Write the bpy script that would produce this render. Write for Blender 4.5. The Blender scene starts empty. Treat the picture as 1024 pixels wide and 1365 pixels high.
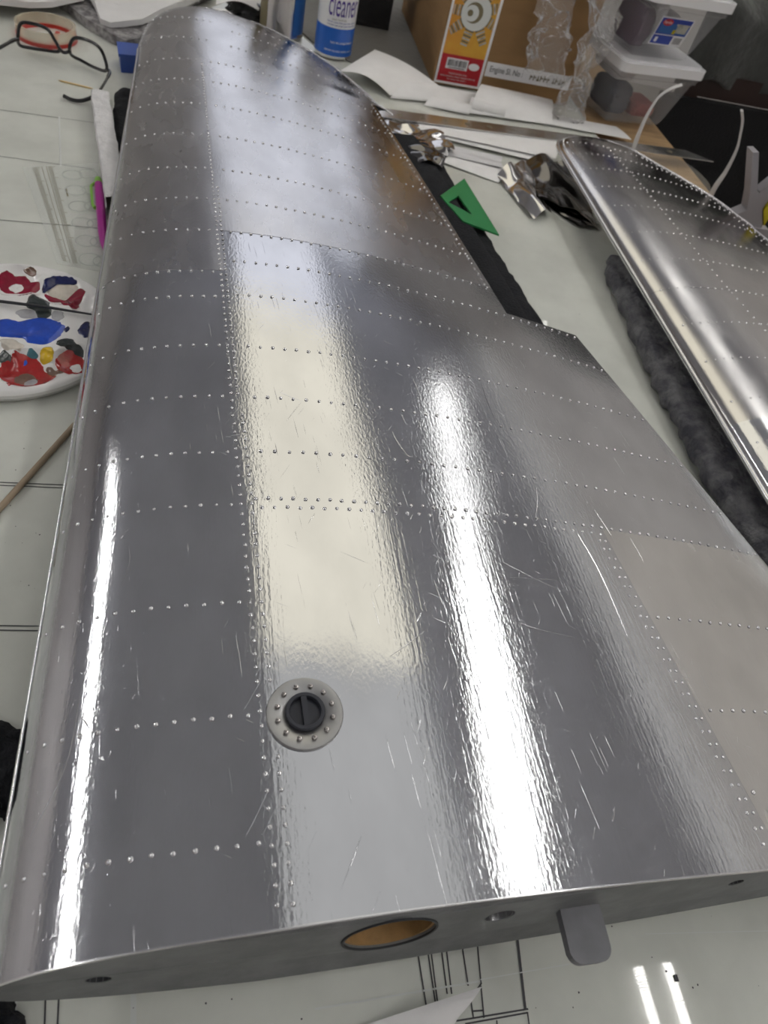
import bpy, bmesh, math, random
from mathutils import Vector, Matrix, noise
random.seed(7)
sc = bpy.context.scene
col = sc.collection
PI = math.pi

# ------------------------------------------------------------------ camera
# world: table top is z = 0, X to the right along the wing root, Y away from the viewer
F, CX, CY, CAMH = 947.0, 512.0, 682.5, 0.48
RM = Matrix(((0.97131644, 0.02392934, 0.23658351),
             (-0.12990488, -0.77993976, 0.61222438),
             (0.19917101, -0.62539696, -0.75445977)))      # photo axes (right, down, forward) -> world
cam = bpy.data.cameras.new('camera')
camo = bpy.data.objects.new('camera', cam); col.objects.link(camo)
m3 = Matrix((RM.col[0], -RM.col[1], -RM.col[2])).transposed()
camo.matrix_world = Matrix.Translation((0, 0, CAMH)) @ m3.to_4x4()
cam.sensor_fit = 'VERTICAL'; cam.sensor_height = 36.0; cam.lens = F / 1365.0 * 36.0
cam.clip_start = 0.01
cam.dof.use_dof = True; cam.dof.focus_distance = 0.52; cam.dof.aperture_fstop = 11.0
sc.camera = camo

# ------------------------------------------------------------------ world, exposure
w = bpy.data.worlds.new('world'); sc.world = w; w.use_nodes = True
w.node_tree.nodes['Background'].inputs[0].default_value = (0.9, 0.95, 1.0, 1)
w.node_tree.nodes['Background'].inputs[1].default_value = 0.05
vs = sc.view_settings
vs.view_transform = 'Standard'; vs.look = 'None'; vs.gamma = 1.0; vs.use_curve_mapping = False
vs.exposure = 0.0

TUBE_W = 26.0          # radiance of the LED tubes
PANEL_W = 0.80         # radiance of the diffuser panels
CEIL = 1.70            # ceiling above the table top
FLOOR = -0.76


def at(px, py, z=0.0):
    r = RM @ Vector((px - CX, py - CY, F)); t = (z - CAMH) / r.z
    return Vector((r.x * t, r.y * t, z))


def aty(px, py, y):
    r = RM @ Vector((px - CX, py - CY, F)); t = y / r.y
    return Vector((r.x * t, y, CAMH + r.z * t))


# ------------------------------------------------------------------ materials
MATS = {}


def principled(name, base, rough=0.5, metal=0.0, var=0.0, vscale=30.0, bump=0.0, bscale=200.0, stretch=(1, 1, 1),
               alpha=1.0, emit=None, estr=0.0, coat=0.0, trans=0.0, ior=1.45, rvar=0.0, base2=None, spec=0.5, sheen=0.0):
    m = bpy.data.materials.new(name); m.use_nodes = True
    nt = m.node_tree; b = nt.nodes['Principled BSDF']
    b.inputs['Base Color'].default_value = (*base, 1)
    b.inputs['Roughness'].default_value = rough
    b.inputs['Metallic'].default_value = metal
    b.inputs['Alpha'].default_value = alpha
    b.inputs['Coat Weight'].default_value = coat
    b.inputs['Coat Roughness'].default_value = 0.04
    b.inputs['Transmission Weight'].default_value = trans
    b.inputs['IOR'].default_value = ior
    b.inputs['Specular IOR Level'].default_value = spec
    b.inputs['Sheen Weight'].default_value = sheen
    if emit:
        b.inputs['Emission Color'].default_value = (*emit, 1); b.inputs['Emission Strength'].default_value = estr
    L = nt.links
    tc = nt.nodes.new('ShaderNodeTexCoord'); mp = nt.nodes.new('ShaderNodeMapping')
    mp.inputs['Scale'].default_value = stretch
    L.new(tc.outputs['Object'], mp.inputs['Vector'])
    if var > 0 or base2 or rvar > 0:
        nz = nt.nodes.new('ShaderNodeTexNoise'); nz.inputs['Scale'].default_value = vscale
        nz.inputs['Detail'].default_value = 5.0; nz.inputs['Roughness'].default_value = 0.6
        L.new(mp.outputs[0], nz.inputs['Vector'])
        if var > 0 or base2:
            mx = nt.nodes.new('ShaderNodeMix'); mx.data_type = 'RGBA'
            c2 = base2 if base2 else tuple(max(0, c * (1 - var)) for c in base)
            mx.inputs['A'].default_value = (*base, 1); mx.inputs['B'].default_value = (*c2, 1)
            rp = nt.nodes.new('ShaderNodeMapRange'); rp.inputs['From Min'].default_value = 0.38; rp.inputs['From Max'].default_value = 0.62
            L.new(nz.outputs['Fac'], rp.inputs['Value']); L.new(rp.outputs[0], mx.inputs['Factor'])
            L.new(mx.outputs['Result'], b.inputs['Base Color'])
        if rvar > 0:
            r2 = nt.nodes.new('ShaderNodeMapRange'); r2.inputs['From Min'].default_value = 0.3; r2.inputs['From Max'].default_value = 0.7
            r2.inputs['To Min'].default_value = max(0.02, rough - rvar); r2.inputs['To Max'].default_value = rough + rvar
            L.new(nz.outputs['Fac'], r2.inputs['Value']); L.new(r2.outputs[0], b.inputs['Roughness'])
    if bump > 0:
        n2 = nt.nodes.new('ShaderNodeTexNoise'); n2.inputs['Scale'].default_value = bscale
        n2.inputs['Detail'].default_value = 3.0
        L.new(mp.outputs[0], n2.inputs['Vector'])
        bp = nt.nodes.new('ShaderNodeBump'); bp.inputs['Strength'].default_value = 1.0
        bp.inputs['Distance'].default_value = bump
        L.new(n2.outputs['Fac'], bp.inputs['Height']); L.new(bp.outputs['Normal'], b.inputs['Normal'])
    MATS[name] = m
    return m


def skin_metal(name, colr, rough, fine=0.00006, wave=0.0006, rvar=0.04, lines=0.00003, scratchy=0.00003):
    """burnished aluminium foil: smudges, slow waviness, fine crinkle, lengthwise burnishing lines"""
    m = bpy.data.materials.new(name); m.use_nodes = True
    nt = m.node_tree; L = nt.links; nt.nodes.clear()
    b = nt.nodes.new('ShaderNodeBsdfAnisotropic'); b.distribution = 'BECKMANN'
    out = nt.nodes.new('ShaderNodeOutputMaterial'); L.new(b.outputs[0], out.inputs[0])
    tc = nt.nodes.new('ShaderNodeTexCoord')

    def nz(scale, st, detail=3.0, rot=0.0):
        mp = nt.nodes.new('ShaderNodeMapping'); mp.inputs['Scale'].default_value = st; mp.inputs['Rotation'].default_value = (0, 0, rot)
        L.new(tc.outputs['Object'], mp.inputs['Vector'])
        n = nt.nodes.new('ShaderNodeTexNoise'); n.inputs['Scale'].default_value = scale; n.inputs['Detail'].default_value = detail
        L.new(mp.outputs[0], n.inputs['Vector']); return n.outputs['Fac']
    sm = nz(22, (1, .55, 1), 6.0, .5)
    mx = nt.nodes.new('ShaderNodeMix'); mx.data_type = 'RGBA'
    mx.inputs['A'].default_value = (*[c * .86 for c in colr], 1); mx.inputs['B'].default_value = (*colr, 1)
    rp = nt.nodes.new('ShaderNodeMapRange'); rp.inputs['From Min'].default_value = 0.3; rp.inputs['From Max'].default_value = 0.65
    L.new(sm, rp.inputs['Value']); L.new(rp.outputs[0], mx.inputs['Factor']); L.new(mx.outputs['Result'], b.inputs['Color'])
    r2 = nt.nodes.new('ShaderNodeMapRange'); r2.inputs['From Min'].default_value = 0.3; r2.inputs['From Max'].default_value = 0.7
    r2.inputs['To Min'].default_value = max(.03, rough - rvar); r2.inputs['To Max'].default_value = rough + rvar
    L.new(nz(35, (1, .4, 1), 5.0, -.3), r2.inputs['Value']); L.new(r2.outputs[0], b.inputs['Roughness'])
    def scr(sc_, st, rot, lo, hi):
        mp = nt.nodes.new('ShaderNodeMapping'); mp.inputs['Scale'].default_value = st; mp.inputs['Rotation'].default_value = (0, 0, rot)
        rt = nt.nodes.new('ShaderNodeMapping'); rt.inputs['Rotation'].default_value = (0, 0, rot); mp.inputs['Rotation'].default_value = (0, 0, 0)
        L.new(tc.outputs['Object'], rt.inputs['Vector']); L.new(rt.outputs[0], mp.inputs['Vector'])
        n = nt.nodes.new('ShaderNodeTexNoise'); n.inputs['Scale'].default_value = sc_; n.inputs['Detail'].default_value = 1.0
        L.new(mp.outputs[0], n.inputs['Vector'])
        q = nt.nodes.new('ShaderNodeMapRange'); q.inputs['From Min'].default_value = lo; q.inputs['From Max'].default_value = hi; L.new(n.outputs['Fac'], q.inputs['Value'])
        return q.outputs[0]
    last = None
    for fac, dist in ((scr(700, (1, .02, 1), .5, .755, .80), scratchy), (scr(620, (1, .025, 1), -1.1, .765, .81), scratchy), (scr(800, (1, .015, 1), -.12, .73, .79), scratchy), (nz(7, (1, .6, 1), 2.0), wave), (nz(560, (1, .45, 1), 3.0, .12), fine * .42), (nz(420, (1, .03, 1), 2.0, .06), lines)):
        if dist <= 0: continue
        bp = nt.nodes.new('ShaderNodeBump'); bp.inputs['Strength'].default_value = 1.0; bp.inputs['Distance'].default_value = dist
        L.new(fac, bp.inputs['Height'])
        if last: L.new(last.outputs['Normal'], bp.inputs['Normal'])
        last = bp
    if last: L.new(last.outputs['Normal'], b.inputs['Normal'])
    MATS[name] = m
    return m


def emitter(name, colr, strength, beads=False):
    m = bpy.data.materials.new(name); m.use_nodes = True
    nt = m.node_tree; nt.nodes.clear()
    o = nt.nodes.new('ShaderNodeOutputMaterial'); e = nt.nodes.new('ShaderNodeEmission')
    e.inputs[0].default_value = (*colr, 1); e.inputs[1].default_value = strength
    nt.links.new(e.outputs[0], o.inputs[0])
    if beads:
        tc = nt.nodes.new('ShaderNodeTexCoord'); wv = nt.nodes.new('ShaderNodeTexWave')
        wv.bands_direction = 'Y'; wv.inputs['Scale'].default_value = 46.0
        mr = nt.nodes.new('ShaderNodeMapRange'); mr.inputs['To Min'].default_value = strength * .35; mr.inputs['To Max'].default_value = strength * 1.65
        nt.links.new(tc.outputs['Object'], wv.inputs['Vector']); nt.links.new(wv.outputs['Fac'], mr.inputs['Value'])
        nt.links.new(mr.outputs[0], e.inputs[1])
    MATS[name] = m
    return m


def clear_film(name, rough, base=.10, k=.9):
    m = bpy.data.materials.new(name); m.use_nodes = True
    nt = m.node_tree; nt.nodes.clear(); L = nt.links
    out = nt.nodes.new('ShaderNodeOutputMaterial'); tr_ = nt.nodes.new('ShaderNodeBsdfTransparent'); gl_ = nt.nodes.new('ShaderNodeBsdfAnisotropic')
    df = nt.nodes.new('ShaderNodeBsdfDiffuse'); df.inputs[0].default_value = (.85, .85, .86, 1)
    gl_.inputs['Roughness'].default_value = rough; gl_.inputs['Color'].default_value = (.95, .95, .96, 1)
    fr = nt.nodes.new('ShaderNodeFresnel'); fr.inputs[0].default_value = 1.38
    m1 = nt.nodes.new('ShaderNodeMixShader'); m1.inputs[0].default_value = base; m2 = nt.nodes.new('ShaderNodeMixShader')
    L.new(tr_.outputs[0], m1.inputs[1]); L.new(df.outputs[0], m1.inputs[2]); L.new(fr.outputs[0], m2.inputs[0])
    L.new(m1.outputs[0], m2.inputs[1]); L.new(gl_.outputs[0], m2.inputs[2]); L.new(m2.outputs[0], out.inputs[0])
    tc = nt.nodes.new('ShaderNodeTexCoord'); nz_ = nt.nodes.new('ShaderNodeTexNoise'); nz_.inputs['Scale'].default_value = 60.0; nz_.inputs['Detail'].default_value = 4.0
    bp = nt.nodes.new('ShaderNodeBump'); bp.inputs['Strength'].default_value = 1.0; bp.inputs['Distance'].default_value = .006
    L.new(tc.outputs['Object'], nz_.inputs['Vector']); L.new(nz_.outputs['Fac'], bp.inputs['Height'])
    L.new(bp.outputs[0], gl_.inputs['Normal']); L.new(bp.outputs[0], fr.inputs['Normal'])
    MATS[name] = m


M = MATS
AL = (.65, .66, .69)
skin_metal('skin_bright', AL, .12, .00012, .0004, .03, .00003)
skin_metal('skin_mid', AL, .12, .00022, .0004, .03, .00003)
skin_metal('skin_dull', (.63, .63, .65), .27, .00016, .0004, .04, .00001)
skin_metal('skin_root', AL, .11, .00013, .0003, .03, .00006)
skin_metal('skin_flap', (.76, .755, .75), .24, .00008, .0003, .04, .00001)
skin_metal('skin_far', (.62, .61, .61), .22, .00010, .0003, .05, .00002)
principled('rivet_metal', (.82, .82, .84), .16, 1.0)
principled('edge_metal', (.78, .78, .80), .22, 1.0)
principled('rib_paint', (.21, .215, .22), .55, var=.25, vscale=40, bump=.00008, bscale=300)
principled('tab_paint', (.19, .19, .21), .5, var=.15, vscale=60)
principled('primer_dark', (.035, .037, .042), .6)
principled('cap_black', (.035, .038, .05), .35)
principled('ring_metal', (.42, .42, .425), .34, 1.0, rvar=.06, vscale=60)
principled('steel', (.55, .52, .50), .25, 1.0)
principled('cardboard_tube', (.42, .25, .10), .7, var=.3, vscale=60)
principled('table_glass', (.72, .735, .68), .012, var=.12, vscale=9, coat=0.0, spec=.5)
principled('ink', (.06, .06, .065), .6)
principled('ink_pale', (.68, .70, .68), .5)
principled('table_wood', (.50, .33, .17), .55, var=.3, vscale=14, stretch=(1, 6, 1))
principled('paper', (.92, .91, .91), .7, var=.05, vscale=20)
principled('paper_grey', (.72, .71, .73), .7, var=.08, vscale=15)
principled('cloth_white', (.78, .77, .77), .85, var=.06, vscale=20, bump=.0006, bscale=120)
principled('towel_grey', (.42, .41, .41), .95, base2=(.16, .15, .16), vscale=70, bump=.004, bscale=260)
principled('pad_black', (.013, .014, .018), .95, bump=.002, bscale=320, var=.3, vscale=90)
principled('pad_grey', (.075, .075, .09), .95, base2=(.20, .20, .21), vscale=38, bump=.004, bscale=240)
principled('foam_white', (.80, .79, .80), .9, var=.12, vscale=60, bump=.002, bscale=260)
principled('foam_end', (.36, .36, .38), .9, bump=.002, bscale=260)
principled('frame_black', (.012, .012, .014), .25, coat=.3)
principled('lens', (.95, .97, .95), .02, alpha=.07)
principled('wood_stick', (.55, .40, .24), .6, var=.2, vscale=40)
principled('wood_pale', (.75, .55, .26), .6)
principled('wood_dowel', (.40, .31, .22), .6, var=.2, vscale=30)
principled('pen_magenta', (.42, .015, .30), .35)
principled('pen_green', (.23, .55, .06), .4)
principled('acrylic', (.90, .93, .90), .08, alpha=.16)
principled('acrylic_edge', (.75, .78, .75), .2, alpha=.5)
principled('white_plastic', (.82, .82, .84), .22, coat=.3)
principled('palette_plastic', (.84, .83, .82), .16, coat=.4)
for nm, c in (('blue', (.015, .075, .52)), ('crimson', (.26, .006, .03)), ('red', (.40, .02, .02)), ('dark', (.035, .045, .045)),
              ('yellow', (.75, .50, .02)), ('navy', (.01, .015, .09)), ('grey', (.45, .45, .47)), ('brown', (.19, .11, .08)),
              ('cream', (.72, .66, .58)), ('teal', (.05, .16, .2))):
    principled('paint_' + nm, c, .2, bump=.0006, bscale=160, var=.2, vscale=90, coat=.3)
principled('can_silver', (.75, .74, .73), .22, 1.0, rvar=.05)
principled('can_white', (.82, .82, .84), .3, coat=.3)
principled('can_blue', (.02, .13, .55), .3, coat=.3)
principled('can_blue_dull', (.03, .12, .36), .35)
principled('print_purple', (.07, .03, .28), .45)
principled('print_blue', (.03, .06, .35), .45)
principled('print_white', (.85, .85, .87), .45)
principled('print_black', (.02, .02, .022), .5)
principled('print_red', (.45, .02, .03), .4)
principled('print_yellow', (.72, .42, .05), .4, base2=(.62, .26, .04), vscale=9)
principled('print_grey', (.50, .50, .45), .5, var=.4, vscale=120)
principled('print_shade', (.20, .17, .10), .5)
principled('cardboard', (.30, .175, .075), .8, var=.15, vscale=8, stretch=(1, 1, 4))
principled('cardboard_edge', (.36, .26, .17), .8)
clear_film('film', .10, .09)
principled('bin_plastic', (.66, .67, .70), .18, alpha=.24)
principled('foil', (.62, .61, .61), .14, 1.0, bump=.0006, bscale=25)
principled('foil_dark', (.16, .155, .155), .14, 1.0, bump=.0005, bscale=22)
principled('green_plastic', (.03, .24, .075), .25, alpha=.95)
principled('blue_plastic', (.06, .13, .50), .3, alpha=.85)
principled('red_plastic', (.50, .03, .02), .3)
principled('amber_plastic', (.80, .72, .55), .2, alpha=.45)
principled('cloth_dark', (.055, .058, .055), .95, var=.35, vscale=14, bump=.003, bscale=60, sheen=.3)
principled('rail_wood', (.022, .008, .006), .5)
principled('tool_grey', (.30, .29, .31), .5)
principled('tool_yellow', (.48, .40, .01), .4)
principled('cloth_purple', (.10, .04, .09), .9)
principled('cloth_navy', (.03, .035, .06), .9)
principled('cloth_red', (.30, .06, .06), .9)
principled('bag_black', (.02, .02, .022), .25, bump=.004, bscale=60)
principled('tissue', (.17, .165, .155), .8, bump=.003, bscale=60)
principled('ceiling_paint', (.80, .82, .90), .9, var=.1, vscale=1.5)
principled('wall_light', (.90, .87, .83), .9, var=.05, vscale=1.5)
principled('wall_mid', (.80, .78, .76), .9, var=.08, vscale=1.5)
principled('wall_dark', (.74, .71, .71), .9, var=.15, vscale=1.5)
principled('floor_paint', (.45, .43, .40), .8, var=.2, vscale=5)
principled('housing_white', (.75, .75, .74), .5)
emitter('tube_light', (1.0, .98, .94), TUBE_W, True)
emitter('panel_near', (1.0, .99, .96), PANEL_W * .74)
emitter('panel_warm', (1.0, .94, .78), PANEL_W * 1.42)
emitter('panel_cool', (.92, .93, 1.0), PANEL_W * 1.35)
emitter('tube_dim', (1.0, .98, .94), TUBE_W * .22, True)
emitter('tube_mid', (1.0, .98, .94), TUBE_W * .48, True)
emitter('daylight', (.90, .92, 1.0), 1.1)
emitter('fill_front', (1.0, .98, .95), .4)
emitter('fill_right', (1.0, .97, .93), .55)
principled('shade_black', (.006, .006, .007), .9, bump=.002, bscale=200)


# ------------------------------------------------------------------ mesh helpers
class MB:
    def __init__(s): s.v = []; s.f = []; s.mi = []

    def add(s, vs_, fs, mi=0):
        o = len(s.v); s.v += [tuple(p) for p in vs_]; s.f += [tuple(o + i for i in f) for f in fs]; s.mi += [mi] * len(fs)
        return s

    def box(s, c, d, mat=None, mi=0):
        vs_ = [Vector((sx * d[0] / 2, sy * d[1] / 2, sz * d[2] / 2)) for sz in (-1, 1) for sy in (-1, 1) for sx in (-1, 1)]
        if mat: vs_ = [mat @ v for v in vs_]
        vs_ = [v + Vector(c) for v in vs_]
        return s.add(vs_, [(0, 2, 3, 1), (4, 5, 7, 6), (0, 1, 5, 4), (2, 6, 7, 3), (0, 4, 6, 2), (1, 3, 7, 5)], mi)

    def tube(s, pts, rad, seg=10, mi=0, flat=1.0):
        pts = [Vector(p) for p in pts]; n = len(pts)
        rr = rad if isinstance(rad, (list, tuple)) else [rad] * n
        rings = []; prev = None
        for i, p in enumerate(pts):
            t = (pts[min(i + 1, n - 1)] - pts[max(i - 1, 0)]).normalized()
            if prev is None:
                a = Vector((0, 0, 1)) if abs(t.z) < .9 else Vector((1, 0, 0))
                u = t.cross(a).normalized()
            else:
                u = (prev - t * prev.dot(t)).normalized()
            prev = u; v = t.cross(u)
            rings.append([p + (u * math.cos(2 * PI * k / seg) + v * math.sin(2 * PI * k / seg) * flat) * rr[i] for k in range(seg)])
        vs_ = [q for r in rings for q in r]
        fs = []
        for i in range(n - 1):
            for k in range(seg):
                a = i * seg + k; b = i * seg + (k + 1) % seg
                fs.append((a, b, b + seg, a + seg))
        fs.append(tuple(reversed(range(seg)))); fs.append(tuple((n - 1) * seg + k for k in range(seg)))
        return s.add(vs_, fs, mi)

    def lathe(s, prof, c=(0, 0, 0), seg=40, a0=0.0, a1=2 * PI, mi=0, mat=None):
        full = abs(a1 - a0 - 2 * PI) < 1e-6
        ns = seg if full else seg + 1
        vs_ = []
        for r, z in prof:
            for k in range(ns):
                a = a0 + (a1 - a0) * k / seg
                p = Vector((r * math.cos(a), r * math.sin(a), z))
                if mat: p = mat @ p
                vs_.append(p + Vector(c))
        fs = []
        for i in range(len(prof) - 1):
            for k in range(seg):
                k2 = (k + 1) % ns
                fs.append((i * ns + k, i * ns + k2, (i + 1) * ns + k2, (i + 1) * ns + k))
        return s.add(vs_, fs, mi)

    def prism(s, poly, z0, z1, mi=0, fn=None):
        """poly: list of (x, y); fn maps (x, y, z) to world"""
        n = len(poly); fn = fn or (lambda x, y, z: (x, y, z))
        area = sum(poly[i][0] * poly[(i + 1) % n][1] - poly[(i + 1) % n][0] * poly[i][1] for i in range(n))
        if area < 0: poly = poly[::-1]
        vs_ = [fn(x, y, z0) for x, y in poly] + [fn(x, y, z1) for x, y in poly]
        fs = [tuple(reversed(range(n))), tuple(range(n, 2 * n))] + [(i, (i + 1) % n, n + (i + 1) % n, n + i) for i in range(n)]
        return s.add(vs_, fs, mi)

    def grid(s, fn, nu, nv, mi=0, thick=None):
        """fn(i/nu, j/nv) -> point; thick: offset vector for a second, closed side"""
        vs_ = [Vector(fn(i / nu, j / nv)) for j in range(nv + 1) for i in range(nu + 1)]
        W = nu + 1
        fs = [(j * W + i, j * W + i + 1, (j + 1) * W + i + 1, (j + 1) * W + i) for j in range(nv) for i in range(nu)]
        if thick is None: return s.add(vs_, fs, mi)
        n = len(vs_); t = Vector(thick)
        v2 = vs_ + [p + t for p in vs_]
        f2 = fs + [tuple(n + q for q in reversed(f)) for f in fs]
        ring = [i for i in range(W)] + [j * W + nu for j in range(1, nv + 1)] + [nv * W + i for i in range(nu - 1, -1, -1)] + [j * W for j in range(nv - 1, 0, -1)]
        for a, b in zip(ring, ring[1:] + ring[:1]): f2.append((b, a, a + n, b + n))
        return s.add(v2, f2, mi)

    def build(s, name, mats, parent=None, smooth=False, angle=None, loc=None):
        me = bpy.data.meshes.new(name); me.from_pydata([tuple(v) for v in s.v], [], s.f); me.update()
        if not isinstance(mats, (list, tuple)): mats = [mats]
        for mm in mats: me.materials.append(M[mm] if isinstance(mm, str) else mm)
        for p, k in zip(me.polygons, s.mi): p.material_index = k
        bm = bmesh.new(); bm.from_mesh(me)
        bmesh.ops.recalc_face_normals(bm, faces=bm.faces)
        bm.to_mesh(me); bm.free()
        o = bpy.data.objects.new(name, me); col.objects.link(o)
        if smooth:
            for p in me.polygons: p.use_smooth = True
            if angle is None: angle = 40
            me.set_sharp_from_angle(angle=math.radians(angle))
        if parent: adopt(o, parent)
        elif loc is not None: rebase(o, loc)
        return o


def adopt(o, parent):
    o.parent = parent
    if parent.type == 'EMPTY': o.location = -Vector(parent.location)
    else: o.location = (0, 0, 0)


def rebase(o, loc):
    """move a top-level mesh's origin to its base"""
    o.data.transform(Matrix.Translation(-Vector(loc))); o.location = loc


def tag(o, label, cat, group=None, kind=None):
    if label: o['label'] = label
    if cat: o['category'] = cat
    if group: o['group'] = group
    if kind: o['kind'] = kind
    return o


def thing(name, label, cat, loc=(0, 0, 0), group=None):
    o = bpy.data.objects.new(name, None); col.objects.link(o); o.location = loc
    o.empty_display_size = .02
    return tag(o, label, cat, group)


def struct(o):
    o['kind'] = 'structure'; return o


def text_geo(body, size=1.0, res=3):
    cu = bpy.data.curves.new('tx', 'FONT'); cu.body = body; cu.size = size; cu.resolution_u = res
    ob = bpy.data.objects.new('tx', cu); col.objects.link(ob)
    dg = bpy.context.evaluated_depsgraph_get(); me = bpy.data.meshes.new_from_object(ob.evaluated_get(dg))
    vs_ = [v.co.copy() for v in me.vertices]; fs = [tuple(p.vertices) for p in me.polygons]
    bpy.data.objects.remove(ob); bpy.data.curves.remove(cu); bpy.data.meshes.remove(me)
    if vs_:
        x0 = min(v.x for v in vs_); x1 = max(v.x for v in vs_); y0 = min(v.y for v in vs_); y1 = max(v.y for v in vs_)
    else: x0 = x1 = y0 = y1 = 0
    return vs_, fs, (x0, x1, y0, y1)


def text_on(mb, body, fn, x0, x1, y0, y1, mi=0):
    """text fitted to the rectangle x0..x1, y0..y1 of a surface map fn(x, y)"""
    vs_, fs, (a, b, c, d) = text_geo(body)
    mb.add([fn(x0 + (v.x - a) / (b - a) * (x1 - x0), y0 + (v.y - c) / (d - c) * (y1 - y0)) for v in vs_], fs, mi)


def strokes_on(mb, seed, fn, x0, x1, y0, y1):
    """print too small to read: a row of letter-sized strokes"""
    r = random.Random(seed); h = y1 - y0; x = x0
    while x < x1 - h * .4:
        for k in range(r.randint(3, 8)):
            wd = h * r.uniform(.35, .6)
            if x + wd > x1: break
            up = r.uniform(.75, 1.0)
            if r.random() < .5:
                mb.add([fn(x, y0), fn(x + wd * .35, y0), fn(x + wd * .35, y0 + h * up), fn(x, y0 + h * up)], [(0, 1, 2, 3)])
                mb.add([fn(x, y0 + h * .4), fn(x + wd, y0 + h * .4), fn(x + wd, y0 + h * .65), fn(x, y0 + h * .65)], [(0, 1, 2, 3)])
            else:
                mb.add([fn(x, y0), fn(x + wd, y0), fn(x + wd, y0 + h * .3), fn(x, y0 + h * .3)], [(0, 1, 2, 3)])
                mb.add([fn(x + wd * .3, y0), fn(x + wd * .7, y0), fn(x + wd * .7, y0 + h * up), fn(x + wd * .3, y0 + h * up)], [(0, 1, 2, 3)])
            x += wd + h * .15
        x += h * .45


def spline(pts, n=8):
    """Catmull-Rom through points"""
    P = [Vector(p) for p in pts]; P = [P[0] * 2 - P[1]] + P + [P[-1] * 2 - P[-2]]
    out = []
    for i in range(1, len(P) - 2):
        for k in range(n):
            t = k / n; a, b, c, d = P[i - 1:i + 3]
            out.append(.5 * ((2 * b) + (c - a) * t + (2 * a - 5 * b + 4 * c - d) * t * t + (3 * b - a - 3 * c + d) * t ** 3))
    out.append(P[-2]); return out


def closed_spline(pts, n=6):
    P = [Vector(p) for p in pts]; N = len(P); out = []
    for i in range(N):
        a, b, c, d = P[i - 1], P[i], P[(i + 1) % N], P[(i + 2) % N]
        for k in range(n):
            t = k / n
            out.append(.5 * ((2 * b) + (c - a) * t + (2 * a - 5 * b + 4 * c - d) * t * t + (3 * b - a - 3 * c + d) * t ** 3))
    return out


def interp(x, xs, ys):
    if x <= xs[0]: return ys[0]
    for i in range(1, len(xs)):
        if x <= xs[i]:
            t = (x - xs[i - 1]) / (xs[i] - xs[i - 1]); return ys[i - 1] + t * (ys[i] - ys[i - 1])
    return ys[-1]


# ------------------------------------------------------------------ the room
def plane(name, a, b, c, d, mat):
    return struct(MB().add([a, b, c, d], [(0, 1, 2, 3)]).build(name, mat))


X0, X1, Y0, Y1 = -3.4, 2.6, -1.9, 4.2
def slab_box(name, lo, hi, mat):
    c = [(a + b) / 2 for a, b in zip(lo, hi)]; d = [b - a for a, b in zip(lo, hi)]
    return struct(MB().box(c, d).build(name, mat))
slab_box('floor', (X0, Y0, FLOOR - .05), (X1, Y1, FLOOR), 'floor_paint')
slab_box('ceiling', (X0, Y0, CEIL), (X1, Y1, CEIL + .05), 'ceiling_paint')
slab_box('wall_left', (X0 - .05, Y0, FLOOR), (X0, Y1, CEIL), 'wall_dark')
slab_box('wall_right', (X1, Y0, FLOOR), (X1 + .05, Y1, CEIL), 'wall_light')
slab_box('wall_back', (X0, Y1, FLOOR), (X1, Y1 + .05, CEIL), 'wall_mid')
slab_box('wall_front', (X0, Y0 - .05, FLOOR), (X1, Y0, CEIL), 'wall_dark')


def led_fixture(x, y0, y1, label, tube='tube_light', x1=None):
    x1 = x if x1 is None else x1
    A, B = Vector((x, y0, CEIL)), Vector((x1, y1, CEIL)); mid = (A + B) / 2; d = (B - A); ln = d.length; d.normalize(); n = Vector((d.y, -d.x, 0))
    t = thing('ceiling_light', label, 'light', tuple(mid), 'twin tube LED ceiling lights')
    MB().box((mid.x, mid.y, CEIL - .02), (.20, ln, .04), Matrix.Rotation(math.atan2(d.y, d.x) - PI / 2, 3, 'Z')).build('housing', 'housing_white', t)
    for dx in (-.045, .045):
        o_ = n * dx + Vector((0, 0, -.055))
        MB().tube([A + d * .01 + o_, B - d * .01 + o_], .013, 10).build('led_tube', tube, t)


led_fixture(1.22, -1.06, .14, 'twin tube LED ceiling light mirrored in the glass at lower right')
led_fixture(1.10, .42, 1.60, 'twin tube LED ceiling light mirrored as the white streak above the root tab', 'tube_mid', 1.36)
led_fixture(1.362, 1.605, 3.12, 'dimmer twin tube ceiling light farther along the row on the right', 'tube_dim', 1.72)
led_fixture(-2.0, .10, 1.30, 'twin tube LED ceiling light mirrored along the leading edge')
led_fixture(-2.0, 1.305, 2.505, 'twin tube LED ceiling light farther along the left row')

# daylit window in the far wall
wn = struct(bpy.data.objects.new('window_1', None)); col.objects.link(wn); wn.location = (.58, Y1, .2)
for xa, xb in ((-.12, .32), (.36, .80), (.84, 1.28)):
    MB().box(((xa + xb) / 2, Y1 - .012, .90), (xb - xa, .006, 1.50)).build('pane', 'daylight', wn)
for xm in (-.14, .34, .82, 1.30): MB().box((xm, Y1 - .02, .90), (.04, .04, 1.56)).build('window_frame', 'housing_white', wn)
for zm in (.13, 1.67): MB().box((.58, Y1 - .02, zm), (1.48, .04, .04)).build('window_frame', 'housing_white', wn)


def diffuser(y0, y1, mat, label, cx=.42, wd=.86):
    t = thing('diffuser_panel', label, 'light', (cx, (y0 + y1) / 2, CEIL), 'ceiling diffuser panels')
    MB().box((cx, (y0 + y1) / 2, CEIL - .012), (wd, y1 - y0, .024)).build('panel_tray', 'housing_white', t)
    MB().box((cx, (y0 + y1) / 2, CEIL - .027), (wd - .02, y1 - y0 - .01, .006)).build('diffuser_sheet', mat, t)


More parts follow.
